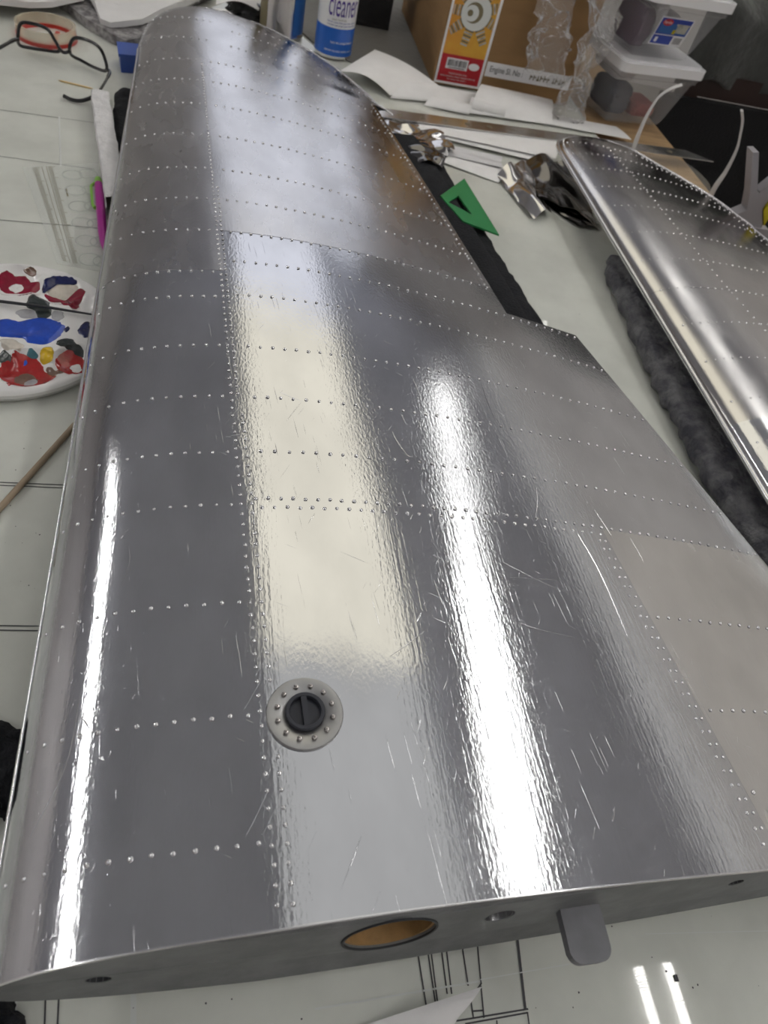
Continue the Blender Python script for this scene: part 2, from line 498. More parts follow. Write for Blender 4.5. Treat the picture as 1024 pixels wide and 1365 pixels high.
diffuser(-1.75, -.55, 'fill_front', 'unseen fill panel added in the ceiling behind the viewer', -.25, 1.95)  # added fill light, brightens the table and the root rib
diffuser(.1, 4.1, 'fill_right', 'unseen fill panel added in the ceiling along the right wall', 2.46, .26)  # added fill light for the wing's right side and the table
diffuser(-.5, 1.1, 'panel_near', 'dim diffuser panel in the ceiling over the wing root')
diffuser(1.1, 3.1, 'panel_warm', 'warm white diffuser panel in the ceiling over the wing middle')
diffuser(3.1, 4.15, 'panel_cool', 'cool white diffuser panel in the ceiling beyond the wing tip')

# ------------------------------------------------------------------ work table
tb = thing('work_table', 'wide work table topped with pale green glass over a drawn plan', 'table', (0, .8, FLOOR))
MB().box((-.12, .85, -.022), (1.95, 2.5, .032)).build('table_board', 'table_wood', tb)
MB().box((-.205, .85, -.003), (1.77, 2.48, .006)).build('glass_top', 'table_glass', tb)
for sx, sy in ((-1.02, -.32), (.78, -.32), (-1.02, 2.02), (.78, 2.02)):
    MB().box((sx, sy, (FLOOR - .038) / 2), (.06, .06, -FLOOR - .038)).build('leg', 'table_wood', tb)


def flat_line(mb, a, b, wd=.0009, z=.0004):
    a = Vector((a[0], a[1], 0)); b = Vector((b[0], b[1], 0)); d = (b - a).normalized(); nrm = Vector((-d.y, d.x, 0)) * wd / 2
    mb.add([(p.x, p.y, z) for p in (a - nrm, b - nrm, b + nrm, a + nrm)], [(0, 1, 2, 3)])


for (x1, y1, x2, y2) in ((-40, 141, 126, 164), (-40, 203, 126, 226), (-30, 291, 140, 305), (-30, 642, 90, 647), (-30, 646, 90, 651),
                         (-30, 834, 60, 835), (-30, 840, 60, 841), (62, 1300, 59, 1380), (80, 1300, 76, 1380),
                         (552, 1240, 568, 1340), (566, 1240, 580, 1335), (571, 1240, 583, 1335), (585, 1240, 596, 1325), (592, 1240, 602, 1325),
                         (612, 1235, 624, 1314), (634, 1235, 641, 1310), (641, 1314, 645, 1357), (627, 1330, 631, 1357), (629, 1348, 644, 1347),
                         (608, 1361, 704, 1345), (620, 1365, 703, 1350), (703, 1349, 706, 1372), (628, 1331, 642, 1310), (606, 1352, 608, 1361), (662, 1360, 663, 1375)):
    pl = MB(); flat_line(pl, at(x1, y1), at(x2, y2)); pl.build('plan_line', 'ink', tb)
pl = MB(); flat_line(pl, at(687, 1230), at(700, 1345), .0017); pl.build('plan_line', 'ink', tb)
for (x1, y1, x2, y2, wd) in ((79, 156, 81, 222, .002), (22, 1335, 19, 1375, .0012), (420, 1345, 640, 1308, .001), (640, 1306, 760, 1285, .0006),
                         (860, 1245, 1024, 1241, .0005), (178, 1317, 178, 1375, .003)):
    pl = MB(); flat_line(pl, at(x1, y1), at(x2, y2), wd, .0005); pl.build('glass_mark', 'ink_pale', tb)  # pale scratches and other pale lines on the glass
sp = MB()
rs = random.Random(3)
for k in range(34):
    px, py = rs.choice(((rs.uniform(700, 1020), rs.uniform(1215, 1360)), (rs.uniform(0, 60), rs.uniform(560, 900)), (rs.uniform(90, 440), rs.uniform(1330, 1360)), (rs.uniform(760, 860), rs.uniform(330, 440))))
    c = at(px, py); r = rs.uniform(.0002, .0007)
    sp.add([(c.x + r * math.cos(a) * rs.uniform(.6, 1.3), c.y + r * math.sin(a), .0006) for a in [j * PI / 3 for j in range(6)]], [tuple(range(6))])
c = at(901, 1304); sp.box((c.x, c.y, .0007), (.0022, .0035, .0006))
sp.build('speck', 'ink', tb)['kind'] = 'stuff'

# ------------------------------------------------------------------ the wing
TIPY = [1.141, 1.171, 1.207, 1.246, 1.284, 1.319, 1.348, 1.375, 1.395, 1.410, 1.421, 1.428, 1.431]
TIPL = [None, None, -.1185, -.117, -.1135, -.105, -.095, -.079, -.062, -.046, -.029, -.010, .006]
TIPR = [.257, .235, .222, .203, .183, .160, .138, .114, .096, .078, .061, .043, .028]


def xle_line(y): return -.099 - .0162 * (y - .05)
def xte_line(y): return .547 - .27 * (y - .06)


for i in (0, 1): TIPL[i] = xle_line(TIPY[i])


def XL(y): return xle_line(y) if y <= 1.171 else interp(y, TIPY[1:], TIPL[1:])
def XR(y): return xte_line(y) if y <= 1.141 else interp(y, TIPY, TIPR)
def XS(y): return .042 - .060 * y                    # main spar seam
def XS2(y): return .3385 - .11 * y                   # rear spar seam
def XC(y): return interp(y, [.60, .629, .923, 1.156, 1.2], [.306, .304, .262, .226, .222])   # aileron bay


def su(u):
    u = min(max(u, 0), 1)
    return 10 * (0.2969 * math.sqrt(u) - 0.1260 * u - 0.3516 * u ** 2 + 0.2843 * u ** 3 - 0.1036 * u ** 4)


Z0 = .05
def TH(y, c):                                       # thickness scale: full chord, held up to the rounded tip
    return c if y <= 1.141 else .3718 * max(0.0, 1 - ((y - 1.141) / .2905) ** 2.6) ** .85
def ZU(x, y):
    xl, xr = XL(y), XR(y); c = max(xr - xl, 1e-4)
    return Z0 + .093 * TH(y, c) * su((x - xl) / c) - .008 * min(max((x - xl) / c, 0), 1)
def ZL(x, y):
    xl, xr = XL(y), XR(y); c = max(xr - xl, 1e-4)
    return Z0 - .054 * TH(y, c) * su((x - xl) / c) - .008 * min(max((x - xl) / c, 0), 1)
def NU(x, y):
    e = .0012
    dx = (ZU(x + e, y) - ZU(x - e, y)) / (2 * e); dy = (ZU(x, y + e) - ZU(x, y - e)) / (2 * e)
    return Vector((-dx, -dy, 1)).normalized()
def YROOT(z, x=0.0): return .047 + (z - .015) * .115 + .025 * max(0.0, x - .03)


wing = thing('model_wing', 'large riveted aluminium model wing lying across the glass table', 'model wing', (.1, .6, .015))


def panel(name, xa, xb, ya, yb, mat, lift, nx, ny, le=False, ybf=None):
    """one skin sheet between x = xa(y)..xb(y) and y = ya..yb, with a turned-down edge"""
    def fn(i, j):
        y = ya + (yb - ya) * j
        if le and yb > 1.4:                                     # crowd rows where the tip closes
            y = ya + (yb - ya) * (1 - (1 - j) ** 1.7)
        x_a, x_b = xa(y), xb(y)
        if x_b < x_a: x_b = x_a
        x = x_a + (x_b - x_a) * (i * i if le else i)
        z = ZU(x, y)
        if ya < .06 and j < .12:                                # root edge follows the sloping root rib
            yr = YROOT(z, x) - .0012; y = yr + (y - ya) * (ya + (yb - ya) * .12 - yr) / ((yb - ya) * .12); z = ZU(x, y)
        return Vector((x, y, z + lift))
    o = MB().grid(fn, nx, ny, thick=(0, 0, -.0009)).build(name, mat, wing, smooth=True, angle=50)
    return o


lf = lambda y: XL(y)
bay = lambda y: XC(y) if y > .620 else XR(y)
panel('skin_panel', lf, XS, .055, .364, 'skin_bright', .0006, 48, 60, True)
panel('skin_panel', lf, XS, .3635, .596, 'skin_mid', .0002, 48, 46, True)
panel('skin_panel', lf, XS, .5955, 1.16, 'skin_dull', .0004, 44, 90, True)
panel('skin_panel', lambda y: XS(y) - .0004, XS2, .055, .3145, 'skin_root', .0004, 60, 60)
panel('skin_panel', lambda y: XS2(y) + .0003, XR, .055, .3148, 'skin_flap', .0002, 40, 50)
panel('skin_panel', lambda y: XS(y) - .0004, XR, .314, .557, 'skin_mid', .0002, 90, 50)
panel('skin_panel', lambda y: XS(y) - .0004, XR, .5565, .6195, 'skin_mid', .0000, 80, 14)
panel('skin_panel', lambda y: XS(y) - .0004, XC, .6190, .667, 'skin_mid', .0000, 60, 14)
panel('skin_panel', lambda y: XS(y) - .0004, XC, .6665, 1.151, 'skin_dull', .0003, 60, 90)
# the rounded tip: one sheet from edge to edge
def tipfn(i, j):
    y = 1.1505 + (1.4312 - 1.1505) * (1 - (1 - j) ** 1.8)
    xa, xb = XL(y), XR(y); s = (1 - math.cos(PI * i)) / 2
    x = xa + (xb - xa) * s; return Vector((x, y, ZU(x, y) + .0002))
MB().grid(tipfn, 60, 50, thick=(0, 0, -.0009)).build('tip_cap', 'skin_dull', wing, smooth=True, angle=50)
# rear shelf of the tip behind the aileron bay
# underside
def undfn(i, j):
    y = .0 + 1.4312 * j
    y = max(y, .05)
    xa, xb = XL(y), (bay(y) if y < 1.151 else XR(y)); x = xa + (xb - xa) * i * i
    z = ZL(x, y)
    if j == 0: y = YROOT(z, x)
    return Vector((x, max(y, YROOT(z, x)), z))
MB().grid(undfn, 40, 150).build('underside', 'edge_metal', wing, smooth=True)
# aileron bay walls
bw = MB()
ys = [.6195 + (1.151 - .6195) * k / 30 for k in range(31)]
bw.add([(XC(y), y, ZL(XC(y), y)) for y in ys] + [(XC(y), y, ZU(XC(y), y)) for y in ys], [(k, k + 1, 32 + k, 31 + k) for k in range(30)])
for yy in (.6195, 1.151):
    xs = [XC(yy) + (XR(yy) - XC(yy)) * k / 14 for k in range(15)]
    bw.add([(x, yy, ZL(x, yy)) for x in xs] + [(x, yy, ZU(x, yy)) for x in xs], [(k, k + 1, 16 + k, 15 + k) for k in range(14)])
bw.build('bay_wall', 'primer_dark', wing)
# leading edge strip: pale bead where upper and lower skins meet
pts = [(XL(y) - .0008, y, Z0 - .0015) for y in [.052 + k * (1.207 - .052) / 60 for k in range(61)]]
MB().tube(pts, .0021, 10).build('edge_strip', 'edge_metal', wing, smooth=True)
pts = [(XL(y) - .0004, y, Z0 + .0003) for y in TIPY[2:]] + [(XR(y) + .0004, y, ZU(XR(y), y) - .0003) for y in TIPY[::-1]]
MB().tube(spline(pts, 4), .0013, 8).build('tip_edge', 'edge_metal', wing, smooth=True)

# root rib with its holes (a filled 2-D outline, then set on the slope)
def rib_mesh():
    cu = bpy.data.curves.new('rib', 'CURVE'); cu.dimensions = '2D'; cu.fill_mode = 'BOTH'; cu.extrude = .003
    def sp(pp):
        s = cu.splines.new('POLY'); s.points.add(len(pp) - 1)
        for q, (a, b) in zip(s.points, pp): q.co = (a, b, 0, 1)
        s.use_cyclic_u = True
    xl, xr = XL(.055), XR(.055)
    us = [(k / 60) ** 2 for k in range(61)]
    up = [(xl + (xr - xl) * u, ZU(xl + (xr - xl) * u, .055) - .0012) for u in us]
    lo = [(xl + (xr - xl) * u, ZL(xl + (xr - xl) * u, .055) + .0003) for u in us]
    sp(up + lo[::-1][1:-1])
    for hx, hz, rx, rz in HOLES:
        sp([(hx + rx * math.cos(a), hz + rz * math.sin(a)) for a in [-k * 2 * PI / 36 for k in range(36)]])
    ob = bpy.data.objects.new('rib', cu); col.objects.link(ob)
    dg = bpy.context.evaluated_depsgraph_get(); me = bpy.data.meshes.new_from_object(ob.evaluated_get(dg))
    bpy.data.objects.remove(ob); bpy.data.curves.remove(cu)
    for v in me.vertices:
        x, z, d = v.co; v.co = (x, YROOT(z, x) + d + .0025, z)
    return me


HZ = .068
HOLES = [(.0950, HZ, .0245, .0225), (.1555, .070, .0085, .0085), (-.047, .056, .0060, .0055), (.308, .066, .0050, .0045)]
me = rib_mesh(); me.materials.clear(); me.materials.append(M['rib_paint'])
o = bpy.data.objects.new('root_rib', me); col.objects.link(o); adopt(o, wing)
lip = []
for k in range(61):
    x = XL(.055) + (XR(.055) - XL(.055)) * (k / 60) ** 2; z = ZU(x, .056); lip.append((x, YROOT(z, x) - .0016, z + .0002))
MB().tube(lip, .0007, 6).build('root_lip', 'edge_metal', wing, smooth=True)
# spar tube socket
tm = MB().lathe([(.0243, 0), (.0243, .12), (.0225, .12), (.0225, 0), (.0243, 0)], seg=48)
tm.v = [(.0950 + x, YROOT(HZ + y, .095 + x) + .001 + z, HZ + y * .92) for x, y, z in tm.v]
tm.build('tube_socket', 'cardboard_tube', wing, smooth=True, angle=30)
tm = MB().lathe([(.0255, 0), (.0255, -.001), (.0243, -.001), (.0243, 0)], seg=48)
tm.v = [(.0950 + x, YROOT(HZ + y * .92, .095 + x) - .0003 + z, HZ + y * .92) for x, y, z in tm.v]
tm.build('socket_rim', 'primer_dark', wing, smooth=True, angle=30)
for hx, hz, rx, rz in HOLES[1:]:
    tm = MB().lathe([(rx, 0), (rx, .012), (rx * .55, .012), (0.0001, .012)], seg=24)
    tm.v = [(hx + x, YROOT(hz + y, hx + x) + z, hz + y * rz / rx) for x, y, z in tm.v]
    tm.build('hole_lining', 'edge_metal' if hx > .1 and hx < .2 else 'primer_dark', wing, smooth=True)
# the grey tongue
tw, tl, tt = .0122, .027, .0062
pp = [(-tw, .02), (-tw, -tl + .006)] + [(-tw + .007 - .007 * math.cos(a), -tl + .007 - .007 * math.sin(a)) for a in [k * PI / 12 for k in range(1, 7)]] + \
     [(tw - .007 + .007 * math.sin(a), -tl + .007 - .007 * math.cos(a)) for a in [k * PI / 12 for k in range(0, 7)]] + [(tw, .02)]
tc_ = at(773, 1208, .066)
MB().prism(pp, .066 - tt, .066, fn=lambda x, y, z: (tc_.x + x, tc_.y + y, z + y * .03)).build('root_tab', 'tab_paint', wing)

# rivets -------------------------------------------------------------
RV = []          # (x, y, radius)
def row(y, xa, xb, step=.0101, r=.00138, jit=.0003):
    n = max(2, int(round((xb - xa) / step))); 
    for k in range(n + 1):
        RV.append((xa + (xb - xa) * k / n + random.uniform(-jit, jit), y + random.uniform(-jit, jit) * 1.3, r * random.uniform(.85, 1.12)))
def column(fx, y0, y1, step=.0087, r=.00132, ph=0):
    n = int(round((y1 - y0) / step))
    for k in range(n + 1):
        y = y0 + (y1 - y0) * k / n + ph; RV.append((fx(y) + random.uniform(-.0003, .0003), y + random.uniform(-.0003, .0003), r * random.uniform(.85, 1.1)))
ROWS_L = [.094, .160, .233, .311, .3605, .421, .484, .553, .5925, .665, .728, .795, .879, .965, 1.04, 1.11]
for y in ROWS_L: row(y, XL(y) + .0065, XS(y) - .010)
for y in (1.19, 1.28): row(y, XL(y) + .012, XL(y) + .095, .011)
for y in (.160, .233): row(y, XS2(y) + .008, XR(y) - .01)
RV += [(XS2(.105) + .006, .105, .0016)]
row(.3165, XS(.31) + .006, XS2(.31), .0087); row(.3085, XS(.31) + .010, XS2(.31) - .004, .0087)
row(.3165, XS2(.31) + .010, XR(.31) - .006, .0095)
for y in (.362, .421, .484, .5585, .613): row(y, XS(y) + (.014 if y < .5 else .010), XR(y) - .006)
for y in (.6645, .728, .795, .879, .965, 1.04, 1.11): row(y, XS(y) + .010, XC(y) - .006)
for y in (1.185, 1.255, 1.31): row(y, XL(y) + .13, XR(y) - .012, .011)
column(lambda y: XS(y) - .0036, .066, .46); column(lambda y: XS(y) + .0036, .066, .40)
column(lambda y: XS(y) - .0030, .467, 1.10); column(lambda y: XS(y) + .0016, .42, .75, ph=.004)
column(lambda y: XS2(y) - .0032, .075, .302, .0087); column(lambda y: XS2(y) - .0085, .075, .302, .0087)
column(lambda y: XC(y) - .007, .67, 1.14, .0105, .0014)
for k in range(90):                                                # along the tip edge
    y = TIPY[0] + .02 + (1.425 - TIPY[0] - .02) * (1 - (1 - k / 89) ** 1.6)
    RV.append((XR(y) - .005 * 1.0, y - .001, .0013))
for k in range(26):
    y = 1.19 + (1.42 - 1.19) * (1 - (1 - k / 25) ** 1.6); RV.append((XL(y) + .004, y - .001, .0013))
CAPC = Vector((.053, .159))
RV = [r for r in RV if (Vector((r[0], r[1])) - CAPC).length > .0235 and XL(r[1]) < r[0] < XR(r[1]) and not (.62 < r[1] < 1.15 and r[0] > XC(r[1]) - .002)]


def dome(r, seg=10):
    mb = MB()
    mb.lathe([(r * 1.0, -.0003), (r * .97, .00012), (r * .75, .00048), (r * .40, .00070), (.00001, .00078)], seg=seg)
    return mb
dm = dome(.0015).build('rivet', 'rivet_metal', smooth=True, angle=80); rivet_mesh = dm.data; bpy.data.objects.remove(dm)
# the 300 nearest the camera are single parts, the rest one joined part
inframe = []
inv = RM.transposed()
for x, y, r in RV:
    p = inv @ (Vector((x, y, ZU(x, y))) - Vector((0, 0, CAMH))); px = p.x / p.z * F + CX; py = p.y / p.z * F + CY
    inframe.append((not (0 < px < 1024 and 0 < py < 1365), p.z, (x, y, r)))
inframe.sort(key=lambda t: (t[0], t[1]))
near = [t[2] for t in inframe[:290]]; rest = [t[2] for t in inframe[290:] if not t[0]]
def lift_at(x, y): return .0008
def riv_mat(x, y, r, zf=ZU, nf=NU, lift=.0007):
    n = nf(x, y); q = Vector((0, 0, 1)).rotation_difference(n)
    return Matrix.Translation((x, y, zf(x, y) + lift)) @ q.to_matrix().to_4x4() @ Matrix.Diagonal((r / .0015, r / .0015, r / .0015, 1))
for x, y, r in near:
    o = bpy.data.objects.new('rivet', rivet_mesh); col.objects.link(o); o.parent = wing
    o.matrix_local = Matrix.Translation(-Vector(wing.location)) @ riv_mat(x, y, r)
db = dome(.0015, 8); rb = MB()
for x, y, r in rest:
    mm = riv_mat(x, y, r); rb.add([mm @ Vector(v) for v in db.v], db.f)
o = rb.build('rivet_rows', 'rivet_metal', wing, smooth=True, angle=80); o['kind'] = 'stuff'

# filler ring and slotted cap
cz = ZU(CAPC.x, CAPC.y) + .0006; cn = NU(CAPC.x, CAPC.y)
cm = Matrix.Translation((CAPC.x, CAPC.y, cz)) @ Vector((0, 0, 1)).rotation_difference(cn).to_matrix().to_4x4()
def ringpart(mb, name, mat, parent, smooth=True):
    mb.v = [tuple(cm @ Vector(v)) for v in mb.v]; return mb.build(name, mat, parent, smooth=smooth, angle=35)
rg = ringpart(MB().lathe([(.0110, .0000), (.0110, .0014), (.0113, .0016), (.0208, .0014), (.0213, .0008), (.0213, -.001)], seg=64), 'filler_ring', 'ring_metal', wing)
cp = ringpart(MB().lathe([(.0109, -.0005), (.0109, .0040), (.0106, .0044), (.0088, .0044), (.0085, .0038), (.0085, .0008), (.0001, .0008)], seg=48), 'filler_cap', 'cap_black', wing)
ringpart(MB().box((0, 0, .0022), (.0031, .0172, .0040), Matrix.Rotation(.06, 3, 'Z')), 'grip_bar', 'cap_black', cp, False)
for k in range(12):
    a = 2 * PI * k / 12 + .27
    mb = MB().lathe([(.0016, .0), (.00155, .0010), (.0011, .0017), (.0005, .0019), (.0004, .0012), (.0001, .0012)], (.0155 * math.cos(a), .0155 * math.sin(a), .0015), seg=12)
    ringpart(mb, 'screw', 'steel', rg)

# long scratches scored in the foil
def scratch(pxs, rad=.00022):
    P = []
    for px, py in pxs:
        z = .08
        for _ in range(12):
            p = at(px, py, z); z = ZU(p.x, p.y)
        P.append(Vector((p.x, p.y, z + .0006)))
    P = spline(P, 6)
    P = [Vector((p.x, p.y, ZU(p.x, p.y) + .0006)) for p in P]
    MB().tube(P, [rad * (.4 + .6 * math.sin(PI * k / (len(P) - 1))) for k in range(len(P))], 6, flat=.6).build('scratch', 'rivet_metal', wing, smooth=True)
scratch([(118, 888), (106, 935), (98, 985), (85, 1030), (62, 1075), (38, 1120)], .0004)
scratch([(109, 956), (119, 972), (112, 960), (124, 974)], .0004)
scratch([(172, 729), (173, 750), (163, 780)]); scratch([(770, 712), (800, 765), (836, 848)], .00025)
scratch([(640, 505), (650, 535), (663, 565)], .0003); scratch([(840, 718), (850, 735), (858, 750)]); scratch([(523, 576), (530, 590), (545, 610)])
scratch([(670, 750), (720, 775), (778, 800)], .0001); scratch([(690, 830), (720, 840), (765, 850)], .0001); scratch([(680, 770), (715, 772), (745, 774)], .0001)
scratch([(715, 650), (716, 670), (714, 690)]); scratch([(792, 680), (804, 698), (815, 715)]); scratch([(300, 583), (318, 580), (330, 580)])
scratch([(520, 875), (545, 858), (565, 842)], .0003)

# ------------------------------------------------------------------ the second wing
W2X0 = .516
T2Y = [1.085, 1.101, 1.115, 1.125, 1.134, 1.141, 1.146, 1.1495, 1.1515]
T2L = [.5163, .5185, .524, .533, .546, .561, .578, .597, .608]
T2R = [.6975, .687, .677, .670, .662, .652, .641, .630, .622]
def XL2(y): return (W2X0 + .0 * y) if y < 1.085 else interp(y, T2Y, T2L)
R2Y = [-.3, .60, .891, .927, 1.002, 1.065, 1.085]; R2X = [1.10, .885, .791, .784, .754, .714, .6975]
def XR2(y): return interp(y, R2Y, R2X) if y < 1.085 else interp(y, T2Y, T2R)
Z2 = .05
def ZU2(x, y):
    xl, xr = XL2(y), XR2(y); c = max(xr - xl, 1e-4); return Z2 + .065 * c * su((x - xl) / c)
def ZL2(x, y):
    xl, xr = XL2(y), XR2(y); c = max(xr - xl, 1e-4); return Z2 - .055 * c * su((x - xl) / c)
def NU2(x, y):
    e = .0012
    return Vector((-(ZU2(x + e, y) - ZU2(x - e, y)) / (2 * e), -(ZU2(x, y + e) - ZU2(x, y - e)) / (2 * e), 1)).normalized()
wing2 = thing('tail_panel', 'smaller riveted aluminium wing panel at right, raised on a grey towel', 'model wing', (.65, .5, .03))
def w2panel(xa, xb, ya, yb, mat, lift, nx, ny, tip=False):
    def fn(i, j):
        y = ya + (yb - ya) * (1 - (1 - j) ** 1.6 if tip else j); a, b = xa(y), max(xb(y), xa(y)); x = a + (b - a) * ((1 - math.cos(PI * i)) / 2 if tip else i * i)
        return Vector((x, y, ZU2(x, y) + lift))
    MB().grid(fn, nx, ny, thick=(0, 0, -.0009)).build('skin_panel', mat, wing2, smooth=True, angle=50)
w2panel(XL2, XR2, .22, .47, 'skin_bright', .0005, 50, 50)
w2panel(XL2, XR2, .4695, .70, 'skin_far', .0002, 50, 30)
w2panel(XL2, XR2, .6995, .90, 'skin_far', .0004, 50, 30)
w2panel(XL2, XR2, .8995, 1.1515, 'skin_far', .0001, 50, 60, True)
def und2(i, j):
    y = .22 + .9315 * j; a, b = XL2(y), XR2(y); x = a + (b - a) * i * i; return Vector((x, y, ZL2(x, y)))
MB().grid(und2, 30, 80).build('underside', 'edge_metal', wing2, smooth=True)
pts = [(XL2(y) - .001, y, Z2) for y in [.22 + k * .865 / 40 for k in range(41)]] + [(XL2(y) - .001, y, Z2) for y in T2Y[1:]]
MB().tube(pts, .0030, 10).build('edge_strip', 'edge_metal', wing2, smooth=True)
pts = [(XR2(y) + .0006, y, Z2) for y in T2Y[::-1]] + [(XR2(y) + .0006, y, Z2) for y in R2Y[::-1][1:-1]]
MB().tube(spline(pts, 4), .0014, 8).build('trailing_edge', 'edge_metal', wing2, smooth=True)
R2 = []
def row2(y, xa, xb, step=.0098, slope=0.0):
    n = max(2, int((xb - xa) / step))
    for k in range(n + 1):
        x = xa + (xb - xa) * k / n; R2.append((x, y + (x - xa) * slope + random.uniform(-.0004, .0004)))
for y in (.30, .37, .44, .50, .565, .63, .70, .765, .83, .90, .955, 1.01, 1.06, 1.10): row2(y, XL2(y) + .012, XR2(y) - .012, slope=.0)
for k in range(64):
    y = .30 + .80 * k / 63; R2.append((interp(y, [.3, .587, .728, .832, .921, 1.01, 1.1], [.64, .628, .617, .612, .608, .604, .60]), y))
for k in range(70):
    y = .45 + .69 * (1 - (1 - k / 69) ** 1.3); R2.append((XR2(y) - .007, y)); 
    if y < 1.1: R2.append((XR2(y) - .022, y))
for k in range(26):
    y = 1.0 + .145 * (1 - (1 - k / 25) ** 1.5); R2.append((XL2(y) + .006, y))
rb = MB()
for x, y in R2:
    if not XL2(y) + .001 < x < XR2(y) - .001: continue
    mm = riv_mat(x, y, .0014, ZU2, NU2, .0004); rb.add([mm @ Vector(v) for v in db.v], db.f)
o = rb.build('rivet_rows', 'rivet_metal', wing2, smooth=True, angle=80); o['kind'] = 'stuff'


# ------------------------------------------------------------------ pads and towels under the wings
def pad(name, pts, width, height, mat, label, cat, rough=.002, n=50, m=22, seed=0, z0=.0, group=None, fr=60):
    P = spline(pts, 10); L = len(P) - 1
    def fn(i, j):
        t = j * L; k = min(int(t), L - 1); p = P[k].lerp(P[k + 1], t - k); d = (P[k + 1] - P[k]).normalized(); s = Vector((-d.y, d.x, 0))
        a = 2 * PI * i; e = min(1, (min(j, 1 - j) * 14 + .05)) ** .5
        cx = math.copysign(abs(math.cos(a)) ** .45, math.cos(a)); sz = math.copysign(abs(math.sin(a)) ** .5, math.sin(a))
        q = p + s * (cx * width / 2 * (.8 + .2 * e)) + Vector((0, 0, z0 + height / 2 + sz * height / 2 * (.55 + .45 * e)))
        nn = noise.noise_vector(q * fr + Vector((seed, 0, 0))) * rough
        q += nn; q.z = max(q.z, z0 + .0003); return q
    mb = MB().grid(fn, m * 2, n)
    W = m * 2 + 1
    mb.f.append(tuple(range(W - 1))); mb.mi.append(0); mb.f.append(tuple(n * W + k for k in range(W - 1))); mb.mi.append(0)
    o = mb.build(name, mat, smooth=True, angle=60)
    bm = bmesh.new(); bm.from_mesh(o.data); bmesh.ops.remove_doubles(bm, verts=bm.verts, dist=1e-6); bmesh.ops.recalc_face_normals(bm, faces=bm.faces); bm.to_mesh(o.data); bm.free()
    for pgn in o.data.polygons: pgn.use_smooth = True
    rebase(o, (pts[0][0], pts[0][1], z0)); return tag(o, label, cat, group)


pad('foam_pad', [(.268, 1.13, 0), (.30, .9, 0), (.345, .60, 0)], .104, .017, 'pad_black', 'black padded strip under the aileron cutout of the big wing', 'pad', .003, 70, seed=3)
pad('foam_pad', [(.255, 1.12, 0), (.285, .9, 0), (.325, .60, 0)], .085, .006, 'pad_black', 'narrower black fabric layer lying on the padded strip by the green triangle', 'pad', .001, 60, seed=9, z0=.0192)
pad('foam_pad', [(-.104, 1.145, 0), (-.090, 1.0, 0), (-.050, .80, 0)], .088, .024, 'pad_black', 'black foam pad under the wing tip beside the white bar', 'pad', .003, 60, seed=5)
pad('foam_pad', [(-.165, .19, 0), (-.09, .165, 0), (.02, .155, 0)], .05, .0155, 'pad_black', 'black knobbly pad poking out from the leading edge at lower left', 'pad', .006, 60, seed=6, fr=160)
pad('foam_pad', [(-.150, .050, 0), (-.113, .040, 0), (-.096, .030, 0)], .036, .015, 'pad_black', 'black knobbly pad in the bottom left corner by the wing root', 'pad', .006, 40, seed=8, fr=160)
pad('grey_towel', [(.575, .835, 0), (.558, .66, 0), (.552, .45, 0), (.56, .26, 0)], .105, .028, 'pad_grey', 'folded dark grey towel beneath the smaller wing panel', 'towel', .006, 90, 26, seed=2)

# white foam bar
wb = thing('foam_bar', 'white foam bar with grey end lying beside the black pad', 'foam bar', (-.15, 1.05, 0))
def barfn(pts, wd, ht):
    a, b = Vector(pts[0]), Vector(pts[1]); d = (b - a).normalized(); s = Vector((-d.y, d.x, 0))
    return a, b, d, s
a, b = at(133, 119, .030), at(155, 262, .030); a.z = b.z = 0; d = (b - a).normalized(); s = Vector((-d.y, d.x, 0))
def bf(i, j):
    q = a.lerp(b, j) ; prof = [(-.011, 0), (-.0125, .014), (-.011, .028), (-.004, .0298), (.004, .0298), (.011, .028), (.0115, .014), (.011, 0)]
    k = min(int(i * 7), 6); t = i * 7 - k; u = prof[k][0] * (1 - t) + prof[k + 1][0] * t; z = prof[k][1] * (1 - t) + prof[k + 1][1] * t
    q = q + s * u + Vector((0, 0, z)); return q + noise.noise_vector(q * 90) * .0013 * (1 if z > .001 else 0)
MB().grid(bf, 21, 60).build('bar_body', 'foam_white', wb, smooth=True, angle=50)
e0 = a - d * .0005
MB().add([tuple(e0 + s * u + Vector((0, 0, z))) for u, z in [(-.011, 0), (-.0125, .014), (-.011, .028), (.011, .028), (.0115, .014), (.011, 0)]] +
         [tuple(e0 - d * .012 + s * u * .95 + Vector((0, 0, z * .7))) for u, z in [(-.011, 0), (-.0125, .014), (-.011, .028), (.011, .028), (.0115, .014), (.011, 0)]],
         [(0, 1, 2, 3, 4, 5), (11, 10, 9, 8, 7, 6)] + [(k, (k + 1) % 6, 6 + (k + 1) % 6, 6 + k) for k in range(6)]).build('bar_end', 'foam_end', wb)


